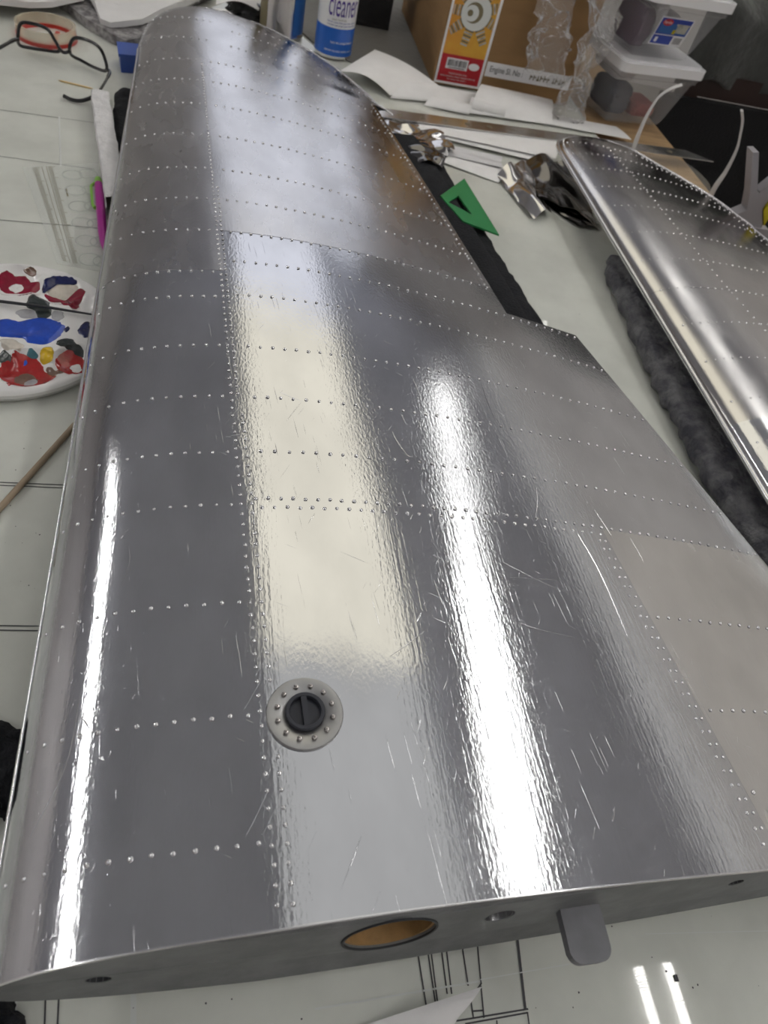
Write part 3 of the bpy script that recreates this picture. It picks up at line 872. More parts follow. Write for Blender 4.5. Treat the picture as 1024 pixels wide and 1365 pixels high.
# ------------------------------------------------------------------ left side of the table
# reading glasses
gl = thing('eyeglasses', 'black rectangular-framed eyeglasses with open temples on the glass', 'glasses', tuple(at(82, 72, 0)))
def rim(pxs, zs): return closed_spline([at(px, py, z) for (px, py), z in zip(pxs, zs)], 5)
lenspx = [((24, 48), .028), ((28, 31), .040), ((46, 32), .041), ((63, 39), .040), ((72, 52), .028), ((79, 68), .013), ((60, 67), .008), ((40, 64), .008), ((26, 60), .012)]
rpx = [((93, 62), .028), ((99, 51), .038), ((115, 53), .040), ((131, 62), .040), ((139, 76), .028), ((142, 94), .013), ((126, 90), .008), ((109, 81), .008), ((95, 73), .013)]
for q in (lenspx, rpx):
    R = rim([p for p, z in q], [z for p, z in q])
    MB().tube(R + R[:2], .0024, 8).build('lens_rim', 'frame_black', gl, smooth=True)
    c = sum((Vector(p) for p in R), Vector()) / len(R)
    MB().add([c] + R, [(0, k + 1, (k + 1) % len(R) + 1) for k in range(len(R))]).build('lens', 'lens', gl)
MB().tube(spline([at(77, 62, .020), at(85, 70, .019), at(94, 68, .020)], 6), .0024, 8).build('bridge', 'frame_black', gl, smooth=True)
MB().tube(spline([at(24, 53, .026), at(17, 54, .027), at(-5, 66, .024), at(-60, 92, .006)], 6), [.0028] * 8 + [.0024] * 11, 8).build('temple', 'frame_black', gl, smooth=True)
MB().tube(spline([at(142, 92, .02), at(146, 97, .020), at(138, 113, .016), at(127, 127, .010), at(110, 134, .005), at(96, 133, .004), at(85, 128, .005)], 6), [.0025] * 9 + [.0018] * 8 + [.0026] * 20, 8).build('temple', 'frame_black', gl, smooth=True)

# roll core behind the glasses
rc = at(63, 50, 0); tr = thing('tape_ring', 'clear amber tape ring with a red rim lying behind the eyeglasses', 'tape roll', tuple(rc))
MB().lathe([(.044, .004), (.044, .020), (.0405, .020), (.0405, .004), (.044, .004)], rc, 56).build('tape_band', 'amber_plastic', tr, smooth=True, angle=35)
MB().lathe([(.0435, 0), (.0445, .0005), (.0445, .0055), (.0400, .0055), (.0400, 0), (.0435, 0)], rc, 56).build('red_rim', 'red_plastic', tr, smooth=True, angle=35)
a, b = at(76, 32, .012), at(66, 70, .0); d = (b - a); d.z = 0; L_ = d.length; ang = math.atan2(d.y, d.x)
MB().box(((a.x + b.x) / 2, (a.y + b.y) / 2, .0012), (L_, .006, .0016), Matrix.Rotation(ang, 3, 'Z')).build('red_strip', 'red_plastic', tr)

tag(MB().tube([at(78, 107, .0014), at(82, 108, .0015), at(119, 117, .0015), at(124, 118, .0014)], [.0003, .0012, .0012, .0003], 8).build('toothpick', 'wood_pale', smooth=True, loc=tuple(at(100, 112, 0))), 'pale wooden toothpick between the eyeglasses and their temple tip', 'toothpick')
tag(MB().tube([at(-40, 722, .003), at(100, 566, .003)], .0026, 12).build('wooden_dowel', 'wood_dowel', smooth=True, loc=tuple(at(40, 640, 0))), 'thin brown wooden dowel running under the leading edge', 'dowel')

# blue box behind the black pad
bb = thing('blue_box', 'small translucent blue plastic box behind the black pad', 'box', tuple(at(172, 92, 0)))
p0 = at(158, 96, 0); 
MB().prism([(p0.x + .004, p0.y), (p0.x + .075, p0.y + .012), (p0.x + .068, p0.y + .055), (p0.x - .003, p0.y + .043)], 0, .022).build('box_body', 'blue_plastic', bb)
MB().prism([(p0.x + .002, p0.y - .002), (p0.x + .077, p0.y + .010), (p0.x + .070, p0.y + .057), (p0.x - .005, p0.y + .045)], .022, .026).build('box_lid', 'blue_plastic', bb)

# pen
pn = thing('pen', 'magenta pen with green end and clip leaning at the leading edge', 'pen', tuple(at(135, 300, 0)))
a = at(131, 240, .006); b = at(139, 335, .010); dd = (b - a)
MB().tube([a + dd * .06, a + dd * .1, a + dd * .75, a + dd * .9, b], [.0046, .0050, .0050, .0036, .0012], 14).build('barrel', 'pen_magenta', pn, smooth=True)
MB().tube([a - dd * .02, a, a + dd * .075], [.0034, .0044, .0047], 14).build('end_plug', 'pen_green', pn, smooth=True)
s = Vector((dd.y, -dd.x, 0)).normalized()
s = -s if s.x > 0 else s
MB().tube([a + dd * .05 + s * .0045, a + dd * .10 + s * .0088, a + dd * .38 + s * .0085, a + dd * .42 + s * .0060], [.0018, .0017, .0016, .0022], 8).build('clip', 'pen_green', pn, smooth=True)

# clear template ruler
st = thing('template_ruler', 'clear plastic template ruler with printed scale beside the paint palette', 'ruler', tuple(at(80, 290, 0)))
q0, q1, q2, q3 = at(30, 224, 0), at(131, 218, 0), at(152, 366, 0), at(76, 352, 0)
def sq(u, v, z=0): 
    p = q0.lerp(q1, u).lerp(q3.lerp(q2, u), v); return Vector((p.x, p.y, z))
MB().add([sq(0, 0, .0002), sq(1, 0, .0002), sq(1, 1, .0002), sq(0, 1, .0002), sq(0, 0, .0016), sq(1, 0, .0016), sq(1, 1, .0016), sq(0, 1, .0016)],
         [(0, 3, 2, 1), (4, 5, 6, 7), (0, 1, 5, 4), (1, 2, 6, 5), (2, 3, 7, 6), (3, 0, 4, 7)]).build('template_sheet', 'acrylic', st)
tk = MB()
def qd(u0, v0, u1, v1): tk.add([sq(u0, v0, .0018), sq(u1, v0, .0018), sq(u1, v1, .0018), sq(u0, v1, .0018)], [(0, 1, 2, 3)])
for k in range(64):
    v = .02 + k * .015; qd(.12, v, .12 + (.10 if k % 10 == 0 else .07), v + .0042); qd(.32, v, .32 + (.10 if k % 8 == 0 else .06), v + .0042)
for u in (.24, .30): qd(u, .01, u + .006, .98)
qd(.48, .26, .50, .34)
tk.build('scale_marks', 'print_shade', st)
tk = MB()
for r_ in range(6):
    for k in range(2):
        c = sq(.62 + .22 * k, .12 + r_ * .16, .0017); rr = .012 - .0012 * k
        tk.lathe([(rr, 0), (rr, .0006), (rr - .0010, .0006), (rr - .0010, 0)], c, 20)
tk.build('cutout_edges', 'acrylic_edge', st)

# paint palette
pc = Vector((-.19, .597, 0)); PR = .098
pal = thing('paint_palette', 'round white paint palette smeared with blue, red and crimson paint', 'palette', tuple(pc))
WELLS = [at(20, 374, .014), at(80, 385, .014), at(38, 490, .014), at(99, 480, .014), at(-22, 480, .014), at(112, 405, .014)]
WR = [.026, .026, .026, .020, .026, .014]
def palz(x, y):
    z = .0150
    for wv, r in zip(WELLS, WR):
        dd_ = math.hypot(x - wv.x, y - wv.y)
        if dd_ < r: z -= .0095 * (1 - (dd_ / r) ** 2) ** .6
    dd_ = math.hypot((x + .178) / 1.25, y - .603)
    if dd_ < .026: z -= .003 * (1 - (dd_ / .026) ** 2) ** .5
    return z
mb = MB(); nr, ns = 60, 110
vs_ = [(pc.x, pc.y, palz(pc.x, pc.y))]
for k in range(1, nr + 1):
    r = PR * k / nr
    for j in range(ns):
        a = 2 * PI * j / ns; x, y = pc.x + r * math.cos(a), pc.y + r * math.sin(a); vs_.append((x, y, palz(x, y) - (.0015 if k == nr else 0)))
fs = [(0, 1 + j, 1 + (j + 1) % ns) for j in range(ns)]
for k in range(nr - 1):
    for j in range(ns): fs.append((1 + k * ns + j, 1 + (k + 1) * ns + j, 1 + (k + 1) * ns + (j + 1) % ns, 1 + k * ns + (j + 1) % ns))
mb.add(vs_, fs)
mb.lathe([(PR, .0135), (PR + .0015, .012), (PR + .001, .008), (PR - .001, .0065), (PR - .002, .003), (PR - .006, .0)], pc, ns)
mb.build('palette_plate', 'palette_plastic', pal, smooth=True, angle=45)


def blob(name, pxs, mat, h=.0012, seed=0, z=.0155):
    """paint smear: irregular outline that follows the palette"""
    P = closed_spline([at(px, py, z) for px, py in pxs], 6); c = sum(P, Vector()) / len(P)
    mb = MB(); n = len(P); rings = 7; v = [(c.x, c.y, palz(c.x, c.y) + h)]
    for k in range(1, rings + 1):
        t = k / rings
        for p in P:
            q = c.lerp(p, t); jx = noise.noise(q * 240 + Vector((seed, 0, 0))) * .0015 * t
            x, y = q.x + jx, q.y + jx * .7
            hh = h * (1 - t ** 6) + .0003 + (noise.noise(q * 300) * h * .35 if t < .9 else 0)
            v.append((x, y, palz(x, y) + (hh if k < rings else -.0002)))
    f = [(0, 1 + j, 1 + (j + 1) % n) for j in range(n)]
    for k in range(rings - 1):
        for j in range(n): f.append((1 + k * n + j, 1 + (k + 1) * n + j, 1 + (k + 1) * n + (j + 1) % n, 1 + k * n + (j + 1) % n))
    mb.add(v, f); return mb.build(name, mat, pal, smooth=True, angle=60)


blob('paint_patch', [(-6, 425), (10, 421), (20, 425), (40, 421), (58, 420), (75, 426), (86, 434), (84, 443), (75, 452), (60, 459), (40, 457), (25, 450), (0, 448), (-8, 440)], 'paint_blue', .0018, 1)
blob('paint_patch', [(-4, 362), (8, 355), (18, 359), (32, 360), (40, 367), (51, 370), (50, 378), (38, 382), (18, 382), (0, 380)], 'paint_crimson', .0010, 2)
blob('paint_patch', [(8, 374), (18, 368), (29, 371), (28, 379), (16, 381)], 'palette_plastic', .0018, 3)
blob('paint_patch', [(55, 372), (64, 366), (80, 364), (98, 367), (103, 372), (95, 372), (80, 368), (65, 372), (58, 382), (54, 379)], 'paint_navy', .0012, 4)
blob('paint_patch', [(56, 383), (68, 391), (85, 392), (104, 377), (114, 386), (106, 396), (98, 405), (84, 406), (80, 394), (66, 394)], 'paint_crimson', .0012, 5)
blob('paint_patch', [(60, 377), (78, 370), (100, 373), (104, 382), (92, 390), (72, 390)], 'paint_cream', .0006, 6)
blob('paint_patch', [(34, 402), (42, 391), (55, 390), (63, 395), (66, 405), (69, 413), (63, 421), (50, 420), (46, 411), (35, 408)], 'paint_dark', .0012, 7)
blob('paint_patch', [(18, 388), (28, 385), (45, 386), (40, 389), (25, 390)], 'paint_crimson', .0008, 8)
blob('paint_patch', [(0, 470), (20, 466), (40, 468), (52, 474), (60, 486), (75, 498), (70, 505), (50, 512), (40, 515), (20, 512), (12, 514), (5, 506), (-5, 500), (-8, 485)], 'paint_red', .0009, 9)
blob('paint_patch', [(14, 494), (28, 486), (45, 489), (54, 498), (46, 506), (28, 509), (14, 504)], 'paint_brown', .0012, 10)
blob('paint_patch', [(30, 501), (42, 495), (50, 501), (42, 508), (28, 508)], 'paint_grey', .0016, 11)
blob('paint_patch', [(72, 476), (80, 466), (95, 461), (108, 466), (112, 480), (108, 492), (92, 494), (76, 488)], 'paint_red', .0009, 12)
blob('paint_patch', [(90, 480), (98, 475), (107, 477), (106, 489), (96, 489)], 'palette_plastic', .0012, 13)
blob('paint_patch', [(50, 469), (58, 464), (68, 463), (72, 470), (66, 476), (56, 477)], 'paint_yellow', .0022, 14)
blob('paint_patch', [(35, 468), (40, 463), (48, 466), (47, 471), (38, 471)], 'paint_teal', .0012, 15)
blob('paint_patch', [(74, 456), (82, 451), (95, 451), (104, 458), (112, 464), (108, 469), (95, 463), (80, 461)], 'paint_dark', .0012, 16)
blob('paint_patch', [(-5, 466), (4, 461), (13, 468), (14, 475), (4, 476), (-5, 472)], 'paint_dark', .0012, 17)
blob('paint_patch', [(20, 412), (32, 409), (48, 412), (50, 420), (35, 421), (24, 418)], 'paint_grey', .0008, 18)
blob('paint_patch', [(70, 414), (84, 416), (84, 424), (76, 426), (68, 420)], 'paint_grey', .0008, 19)
blob('paint_patch', [(0, 452), (18, 452), (32, 460), (26, 466), (6, 462)], 'paint_cream', .0008, 20)
blob('paint_patch', [(60, 481), (72, 484), (88, 492), (80, 498), (66, 495), (60, 488)], 'paint_brown', .0008, 21)
blob('paint_patch', [(30, 474), (34, 472), (35, 477), (31, 479)], 'paint_blue', .0014, 22)
blob('paint_patch', [(84, 440), (92, 434), (90, 442)], 'paint_navy', .0008, 23)
blob('paint_patch', [(108, 432), (118, 428), (120, 446), (112, 450), (104, 442)], 'paint_navy', .0008, 24)
blob('paint_patch', [(30, 355), (44, 356), (48, 362), (40, 361)], 'paint_brown', .0006, 25)
br = thing('paint_brush', 'thin dark brush handle lying across the paint palette', 'brush', tuple(at(60, 410, .019)))
MB().tube([at(-30, 398, .0187), at(60, 409, .0187), at(122, 419, .0187)], [.0016, .0015, .0010], 10).build('handle', 'tool_grey' if False else 'primer_dark', br, smooth=True)

# cloths and papers at the top left
def slab(name, pxs, z0, z1, mat, label=None, cat=None, parent=None, rnd=.0, seed=0):
    bm = bmesh.new(); P = [at(px, py, z0) for px, py in pxs]
    f = bm.faces.new([bm.verts.new(p) for p in P])
    if f.normal.z < 0: f.normal_flip()
    ret = bmesh.ops.extrude_face_region(bm, geom=[f]); bmesh.ops.translate(bm, verts=[g for g in ret['geom'] if isinstance(g, bmesh.types.BMVert)], vec=(0, 0, z1 - z0))
    bmesh.ops.recalc_face_normals(bm, faces=bm.faces)
    bmesh.ops.triangulate(bm, faces=[f for f in bm.faces if len(f.verts) > 4])
    for _ in range(3): bmesh.ops.subdivide_edges(bm, edges=[e for e in bm.edges if e.calc_length() > .03], cuts=1, use_grid_fill=True)
    for v in bm.verts:
        if v.co.z > z0 + 1e-5: v.co.z += noise.noise(v.co * 18 + Vector((seed, 0, 0))) * rnd + noise.noise(v.co * 60) * rnd * .3
    me = bpy.data.meshes.new(name); bm.to_mesh(me); bm.free(); me.materials.append(M[mat])
    for p in me.polygons: p.use_smooth = True
    me.set_sharp_from_angle(angle=math.radians(35))
    o = bpy.data.objects.new(name, me); col.objects.link(o)
    if parent: adopt(o, parent)
    else: rebase(o, tuple(P[0])); tag(o, label, cat)
    return o


slab('grey_towel', [(70, 4), (95, 21), (122, 42), (150, 58), (168, 66), (186, 62), (200, 40), (230, 20), (300, -8), (250, -50), (100, -50)], .001, .014, 'towel_grey', 'mottled grey towel peeking out under the white cloth at top left', 'towel', rnd=.004, seed=1)
slab('white_cloth', [(118, -4), (128, 14), (134, 32), (148, 37), (166, 36), (190, 33), (215, 22), (250, 8), (290, -10), (240, -55), (110, -60)], .0165, .026, 'cloth_white', 'white cloth folded over the grey towel behind the wing tip', 'cloth', rnd=.004, seed=2)
slab('white_cloth', [(-60, 2), (0, 7), (40, 11), (70, 10), (92, 5), (112, 1), (118, -12), (60, -60), (-120, -50)], .020, .028, 'cloth_white', 'white cloth in the top left corner beyond the eyeglasses', 'cloth', rnd=.003, seed=3)


def sheet(name, c4, label, mat='paper', curl=None, th=.0005, nu=14, nv=14, cat='paper', group=None):
    """thin sheet through four corners with a bend function (u, v) -> extra z"""
    c4 = [Vector(c) for c in c4]
    def fn(u, v):
        p = c4[0].lerp(c4[1], u).lerp(c4[3].lerp(c4[2], u), v); p = p.copy()
        if curl: p.z += curl(u, v)
        return p
    o = MB().grid(fn, nu, nv, thick=(0, 0, -th)).build(name, mat, smooth=True, angle=60)
    b = min((c for c in c4), key=lambda c: c.z); rebase(o, (c4[0].x, c4[0].y, b.z)); return tag(o, label, cat, group)


sheet('paper_sheet', [at(288, 6, .035), at(345, 14, .030), at(352, -20, .05), at(290, -30, .05)], 'white paper corner sticking up behind the wing tip', curl=lambda u, v: .010 * math.sin(PI * u))

# ------------------------------------------------------------------ background: cans, box, bins
tb2 = slab('bench_sheet', [(330, -20), (420, 60), (480, 90), (575, 116), (600, 20), (520, -50)], .0006, .0025, 'tissue', 'grey sheet lying under the spray can and beside the cardboard box', 'sheet', rnd=.002)
cc = Vector((.197, 1.474, .003)); CR = .034
can = thing('spray_can', 'white and blue spray can lettered cleaner behind the wing tip', 'can', tuple(cc))
MB().lathe([(.030, 0), (CR * .98, .0005), (CR, .003), (CR, .005)], cc, 48).build('can_rim', 'can_silver', can, smooth=True, angle=35)
MB().lathe([(CR, .005), (CR + .0002, .0052), (CR + .0002, .049)], cc, 48).build('blue_band', 'can_blue', can, smooth=True, angle=35)
MB().lathe([(CR + .0002, .049), (CR + .0002, .175), (CR - .004, .183), (.020, .190), (.020, .2), (.0001, .2)], cc, 48).build('can_body', 'can_white', can, smooth=True, angle=35)
face = math.atan2(-cc.y, -cc.x) + .42                    # the print faces the viewer, turned a little right
def canmap(x, z, off=.0006):
    a = face + x / CR; return Vector((cc.x + (CR + off) * math.cos(a), cc.y + (CR + off) * math.sin(a), cc.z + z))
tm = MB(); text_on(tm, 'cleaner', canmap, -.030, .026, .067, .103); 
tm.build('lettering', 'print_purple', can)
tm = MB()
strokes_on(tm, 1, canmap, -.030, .026, .0570, .0592); strokes_on(tm, 2, canmap, -.030, .026, .0525, .0547)
tm.build('small_lettering', 'print_blue', can)
tm = MB(); strokes_on(tm, 3, canmap, -.022, .004, .0610, .0645); tm.build('script_lettering', 'print_grey', can)
tm = MB(); strokes_on(tm, 4, canmap, -.020, .026, .0255, .0290); strokes_on(tm, 5, canmap, -.030, .026, .0125, .0155)
tm.build('white_lettering', 'print_white', can)

c2 = Vector((.105, 1.53, .003))
can2 = thing('metal_can', 'shiny silver can with a blue side panel left of the spray can', 'can', tuple(c2))
R2_ = .040
MB().lathe([(.036, 0), (R2_, .001), (R2_, .004), (R2_ - .001, .006), (R2_ - .001, .20), (.02, .21), (.0001, .21)], c2, 48).build('can_body', 'can_silver', can2, smooth=True, angle=35)
f2 = math.atan2(-c2.y, -c2.x)
MB().lathe([(R2_ - .0004, .008), (R2_ - .0004, .198)], c2, 16, f2 + .55, f2 + 1.5).build('side_strip', 'can_blue_dull', can2, smooth=True)
MB().lathe([(R2_ - .0004, .008), (R2_ - .0004, .198)], c2, 16, f2 - 1.6, f2 - .75).build('side_strip', 'print_shade', can2, smooth=True)  # brown reflection in the silver, painted on as a strip
# crumpled black bag left of the cans
def crumple(name, c, rx, ry, rz, mat, label, cat, seed, amp=.35, fr=40, seg=40):
    mb = MB()
    def fn(u, v):
        a = 2 * PI * u; b = PI * (v - .5); d = Vector((math.cos(a) * math.cos(b), math.sin(a) * math.cos(b), math.sin(b)))
        k = 1 + amp * noise.turbulence(d * 2.2 + Vector((seed, 0, 0)), 4, True) - amp * .5
        return Vector((c[0] + d.x * rx * k, c[1] + d.y * ry * k, max(c[2] + d.z * rz * k, .0012)))
    mb.grid(fn, seg, seg // 2); o = mb.build(name, mat, smooth=True, angle=30); rebase(o, (c[0], c[1], .0012)); return tag(o, label, cat)
crumple('plastic_bag', (.045, 1.56, .018), .040, .03, .022, 'bag_black', 'crumpled black plastic bag beside the silver can', 'bag', 4)

# black box behind the spray can
bk = thing('black_case', 'black case standing behind the spray can', 'case', (.285, 1.70, 0))
MB().box((.285, 1.70, .07), (.085, .10, .134)).build('case_body', 'bag_black', bk)
MB().box((.285, 1.70, .142), (.088, .103, .010)).build('case_lid', 'bag_black', bk)

# engine carton
bx0, bx1, by0, by1, bh = .378, .650, 1.414, 1.80, .26
bxo = thing('engine_carton', 'brown cardboard engine carton with red and yellow label', 'box', ((bx0 + bx1) / 2, by0, .003))
mb = MB().box(((bx0 + bx1) / 2, (by0 + by1) / 2, .003 + bh / 2), (bx1 - bx0, by1 - by0, bh)); mb.build('carton_body', 'cardboard', bxo)
MB().box(((bx0 + bx1) / 2, (by0 + by1) / 2, bh + .0045), (bx1 - bx0 - .002, .05, .001)).build('packing_tape', 'cardboard_edge', bxo)
FY = by0 - .0004
def face_rect(mb, x0, x1, z0, z1, off=0.0):
    y = FY - off; mb.add([(x0, y, z0), (x1, y, z0), (x1, y, z1), (x0, y, z1)], [(0, 1, 2, 3)])
lx0, lx1 = .381, .470
mb = MB().box(((lx0 + lx1) / 2, FY, .13), (lx1 - lx0, .0006, .25)); lab = mb.build('product_label', 'print_white', bxo)
mb = MB(); face_rect(mb, lx0 + .004, lx1 - .005, .054, .25, .0006); mb.build('label_picture', 'print_yellow', lab)
mb = MB(); face_rect(mb, lx0 + .004, lx1 - .005, .009, .054, .0006); mb.build('label_base', 'print_red', lab)
mb = MB(); face_rect(mb, .396, .437, .031, .0485, .0009); mb.build('barcode_field', 'print_white', lab)
mb = MB(); x = .399; rs = random.Random(5)
while x < .434:
    wd = rs.choice((.0005, .0009, .0014)); face_rect(mb, x, x + wd, .0355, .0465, .0012); x += wd + rs.choice((.0005, .0008, .0013))
face_rect(mb, .402, .432, .0325, .0338, .0012)
mb.build('barcode_bars', 'print_black', lab)
mb = MB(); pts = [(.449 + .0105 * math.cos(a), .0395 + .006 * math.sin(a)) for a in [k * PI / 10 for k in range(20)]]
mb.add([(px, FY - .0009, pz) for px, pz in pts], [tuple(range(20))]); mb.build('round_mark', 'print_white', lab)
mb = MB(); fm = lambda x, z: Vector((x, FY - .0010, z))
strokes_on(mb, 6, fm, .405, .440, .0225, .0255); strokes_on(mb, 7, fm, .390, .458, .0175, .0205); strokes_on(mb, 8, fm, .404, .442, .0130, .0155)
mb.build('label_lettering', 'ink_pale', lab)
# the radial engine drawn on the label
ec = (.428, .122)
mb = MB(); mb2 = MB(); mb3 = MB()
for k in range(9):
    a = 2 * PI * k / 9 + .35; ca, sa = math.cos(a), math.sin(a)
    for t in range(6):
        r0 = .026 + t * .0046; wd = .0085 - .0004 * t
        q = [(ec[0] + ca * (r0 + dr) - sa * dw, ec[1] + sa * (r0 + dr) + ca * dw) for dr, dw in ((0, -wd), (.0032, -wd), (.0032, wd), (0, wd))]
        q = [(min(max(x, lx0 + .005), lx1 - .006), z) for x, z in q]
        (mb if t % 2 else mb2).add([(x, FY - .0009, z) for x, z in q], [(0, 1, 2, 3)])
def disc(m, cx, cz, r, off, n=28): m.add([(min(max(cx + r * math.cos(2 * PI * k / n), lx0 + .005), lx1 - .006), FY - off, cz + r * math.sin(2 * PI * k / n)) for k in range(n)], [tuple(range(n))])
disc(mb3, ec[0], ec[1], .027, .0011); disc(mb2, ec[0] - .004, ec[1], .016, .0013); disc(mb3, ec[0] - .008, ec[1] - .001, .0125, .0015); disc(mb2, ec[0] - .011, ec[1] - .001, .005, .0017)
mb.build('engine_fins', 'print_grey', lab); mb2.build('engine_shading', 'print_shade', lab); mb3.build('engine_case', 'ink_pale', lab)
a0, a1 = aty(645, 82, FY), aty(645, 102, FY)
z0s, z1s = .029, .053
mb = MB().box((.5575, FY, (z0s + z1s) / 2), (.170, .0006, z1s - z0s)); strip = mb.build('serial_strip', 'print_white', bxo)
mb = MB(); text_on(mb, 'Engine Sl. No :', fm, .480, .545, .0345, .0475); mb.build('serial_lettering', 'print_black', strip)
mb = MB(); strokes_on(mb, 9, fm, .560, .632, .036, .0465); mb.build('serial_number', 'print_shade', strip)

# clear plastic film hanging on the carton
def film(name, cpts, wd, seed, label, amp=.02):
    P = spline([Vector(p) for p in cpts], 10); L = len(P) - 1
    def fn(u, v):
        t = v * L; k = min(int(t), L - 1); p = P[k].lerp(P[k + 1], t - k)
        ang = 2 * PI * u; q = Vector((p.x + math.cos(ang) * wd * (1 + .25 * math.sin(v * 7 + seed)), p.y + math.sin(ang) * wd * .35, p.z))
        n = noise.noise_vector(q * 22 + Vector((seed, 0, 0))) * amp + noise.noise_vector(q * 75) * amp * .55
        n.y *= .45
        q += n; q.z = max(q.z, .002); q.y = min(q.y, by0 - .003); return q
    o = MB().grid(fn, 30, 40).build(name, 'film', smooth=False); rebase(o, (cpts[-1][0], cpts[-1][1], .002)); return tag(o, label, 'plastic film')
film('plastic_film', [(.535, 1.385, .24), (.555, 1.385, .16), (.570, 1.375, .10), (.575, 1.37, .055)], .034, 2, 'clear crumpled plastic film hanging over the serial strip of the carton')
film('plastic_film', [(.640, 1.372, .24), (.632, 1.362, .15), (.628, 1.35, .08), (.625, 1.335, .01)], .024, 7, 'clear crumpled plastic film bunched between carton and clear bins', .026)

# storage bins
ang = math.atan2(.038, .206)
def bin_(name, origin, w0, d0, h0, flare, label, sticker):
    """origin: front right bottom corner; the front face runs to the left"""
    O = Vector(origin); ex = Vector((math.cos(ang), math.sin(ang), 0)); ey = Vector((-math.sin(ang), math.cos(ang), 0))
    t = thing(name, label, 'storage bin', tuple(O - ex * w0 / 2 + ey * d0 / 2), 'clear storage bins with white lids')
    def W(x, y, z): return O + ex * x + ey * y + Vector((0, 0, z))
    def ringp(k, z, ins=0): 
        f = flare * k; return [W(-w0 - f + ins, -f + ins, z), W(f - ins, -f + ins, z), W(f - ins, d0 + f - ins, z), W(-w0 - f + ins, d0 + f - ins, z)]
    mb = MB(); lev = [ringp(0, 0, .006), ringp(0, .006), ringp(.8, h0 * .8), ringp(.8, h0 * .8, -.004), ringp(1, h0, -.004)]
    v = [p for r in lev for p in r]; f = [(3, 2, 1, 0)] + [(i * 4 + k, i * 4 + (k + 1) % 4, (i + 1) * 4 + (k + 1) % 4, (i + 1) * 4 + k) for i in range(4) for k in range(4)]
    mb.add(v, f); mb.build('bin_body', 'bin_plastic', t)
    g = flare + .009
    lp = []
    rr = .014
    for (cx, cy, a0_) in ((g - rr, -g + rr, -PI / 2), (g - rr, d0 + g - rr, 0), (-w0 - g + rr, d0 + g - rr, PI / 2), (-w0 - g + rr, -g + rr, PI)):
        for k in range(6): lp.append((cx + rr * math.cos(a0_ + k * PI / 10), cy + rr * math.sin(a0_ + k * PI / 10)))
    lid = MB().prism(lp, h0 - .010, h0 + .005, fn=lambda x, y, z: W(x, y, z)); 
    n = len(lp); cxm, cym = -w0 / 2, d0 / 2
    inner = [(cxm + (x - cxm) * .93, cym + (y - cym) * .93) for x, y in lp]
    lid.prism(inner, h0 + .005, h0 + .0085, fn=lambda x, y, z: W(x, y, z))
    lid.build('lid', 'white_plastic', t)
    if sticker:
        def S(x, z, off=.001):           # front face map, leaning with the flare
            return W(x, -flare * z / h0 - off, z)
        def q(mb, x0, x1, z0, z1, off): mb.add([S(x0, z0, off), S(x1, z0, off), S(x1, z1, off), S(x0, z1, off)], [(0, 1, 2, 3)])
        sx0, sx1, sz0, sz1 = -.103, -.032, .024, .070
        mb = MB(); q(mb, sx0, sx1, sz0, sz1, .0012); stk = mb.build('sticker', 'print_white', t)
        mb = MB(); q(mb, sx0 + .002, sx1 - .002, sz0 + .018, sz1 - .002, .0016); q(mb, sx0 + .002, sx1 - .026, sz0 + .002, sz0 + .0165, .0016); mb.build('sticker_field', 'print_blue', stk)
        mb = MB(); q(mb, sx0 + .006, sx1 - .004, sz0 + .020, sz0 + .036, .0018); mb.build('sticker_sky', 'can_blue_dull', stk)
        mb = MB(); cx, cz = sx0 + .017, sz1 - .0085
        mb.add([S(cx + .011 * math.cos(a), cz + .0055 * math.sin(a), .0021) for a in [k * PI / 10 for k in range(20)]], [tuple(range(20))]); mb.build('sticker_badge', 'print_red', stk)
        mb = MB(); text_on(mb, 'Sterilite', lambda x, z: S(x, z, .0024), cx - .0085, cx + .0085, cz - .0022, cz + .0028)
        q(mb, sx0 + .008, sx0 + .014, sz0 + .005, sz0 + .013, .0019); mb.build('sticker_lettering', 'print_white', stk)
        mb = MB(); q(mb, sx1 - .030, sx1 - .006, sz0 + .022, sz0 + .034, .0021); q(mb, sx1 - .033, sx1 - .003, sz0 + .034, sz0 + .037, .0022); mb.build('sticker_picture', 'print_grey', stk)
        mb = MB(); q(mb, sx0 + .036, sx0 + .042, sz0 + .020, sz0 + .027, .0023); mb.build('sticker_spot', 'tool_yellow', stk)
        mb = MB()
        for k in range(9): q(mb, sx1 - .022 + k * .002, sx1 - .0212 + k * .002, sz0 + .004, sz0 + .015, .0018)
        mb.build('sticker_bars', 'print_black', stk)
    return W


Wl = bin_('storage_bin', (.846, 1.395, .0005), .128, .17, .108, .022, 'lower clear storage bin with white lid standing on the table', False)
Wu = bin_('storage_bin', (.834, 1.388, .1175), .122, .15, .100, .024, 'upper clear storage bin with blue label, stacked on the lower bin', True)
def content(name, W, x0, x1, y0, y1, z0, z1, mat, label, cat, seed=0, n=10):
    c = W((x0 + x1) / 2, (y0 + y1) / 2, z0)
    def fn(u, v):
        a = 2 * PI * u; b = PI * (v - .5); cx = math.copysign(abs(math.cos(a)) ** .35, math.cos(a)); sy = math.copysign(abs(math.sin(a)) ** .35, math.sin(a)); k = max(math.cos(b), 0) ** .28
        d = Vector((cx * k, sy * k, math.sin(b))); q = 1 - .35 * abs(noise.noise(d * 2.5 + Vector((seed, 0, 0))))
        return W((x0 + x1) / 2 + d.x * (x1 - x0) / 2 * q, (y0 + y1) / 2 + d.y * (y1 - y0) / 2 * q, (z0 + z1) / 2 + d.z * (z1 - z0) / 2)
    o = MB().grid(fn, 30, 16).build(name, mat, smooth=True, angle=50); rebase(o, tuple(c)); return tag(o, label, cat)
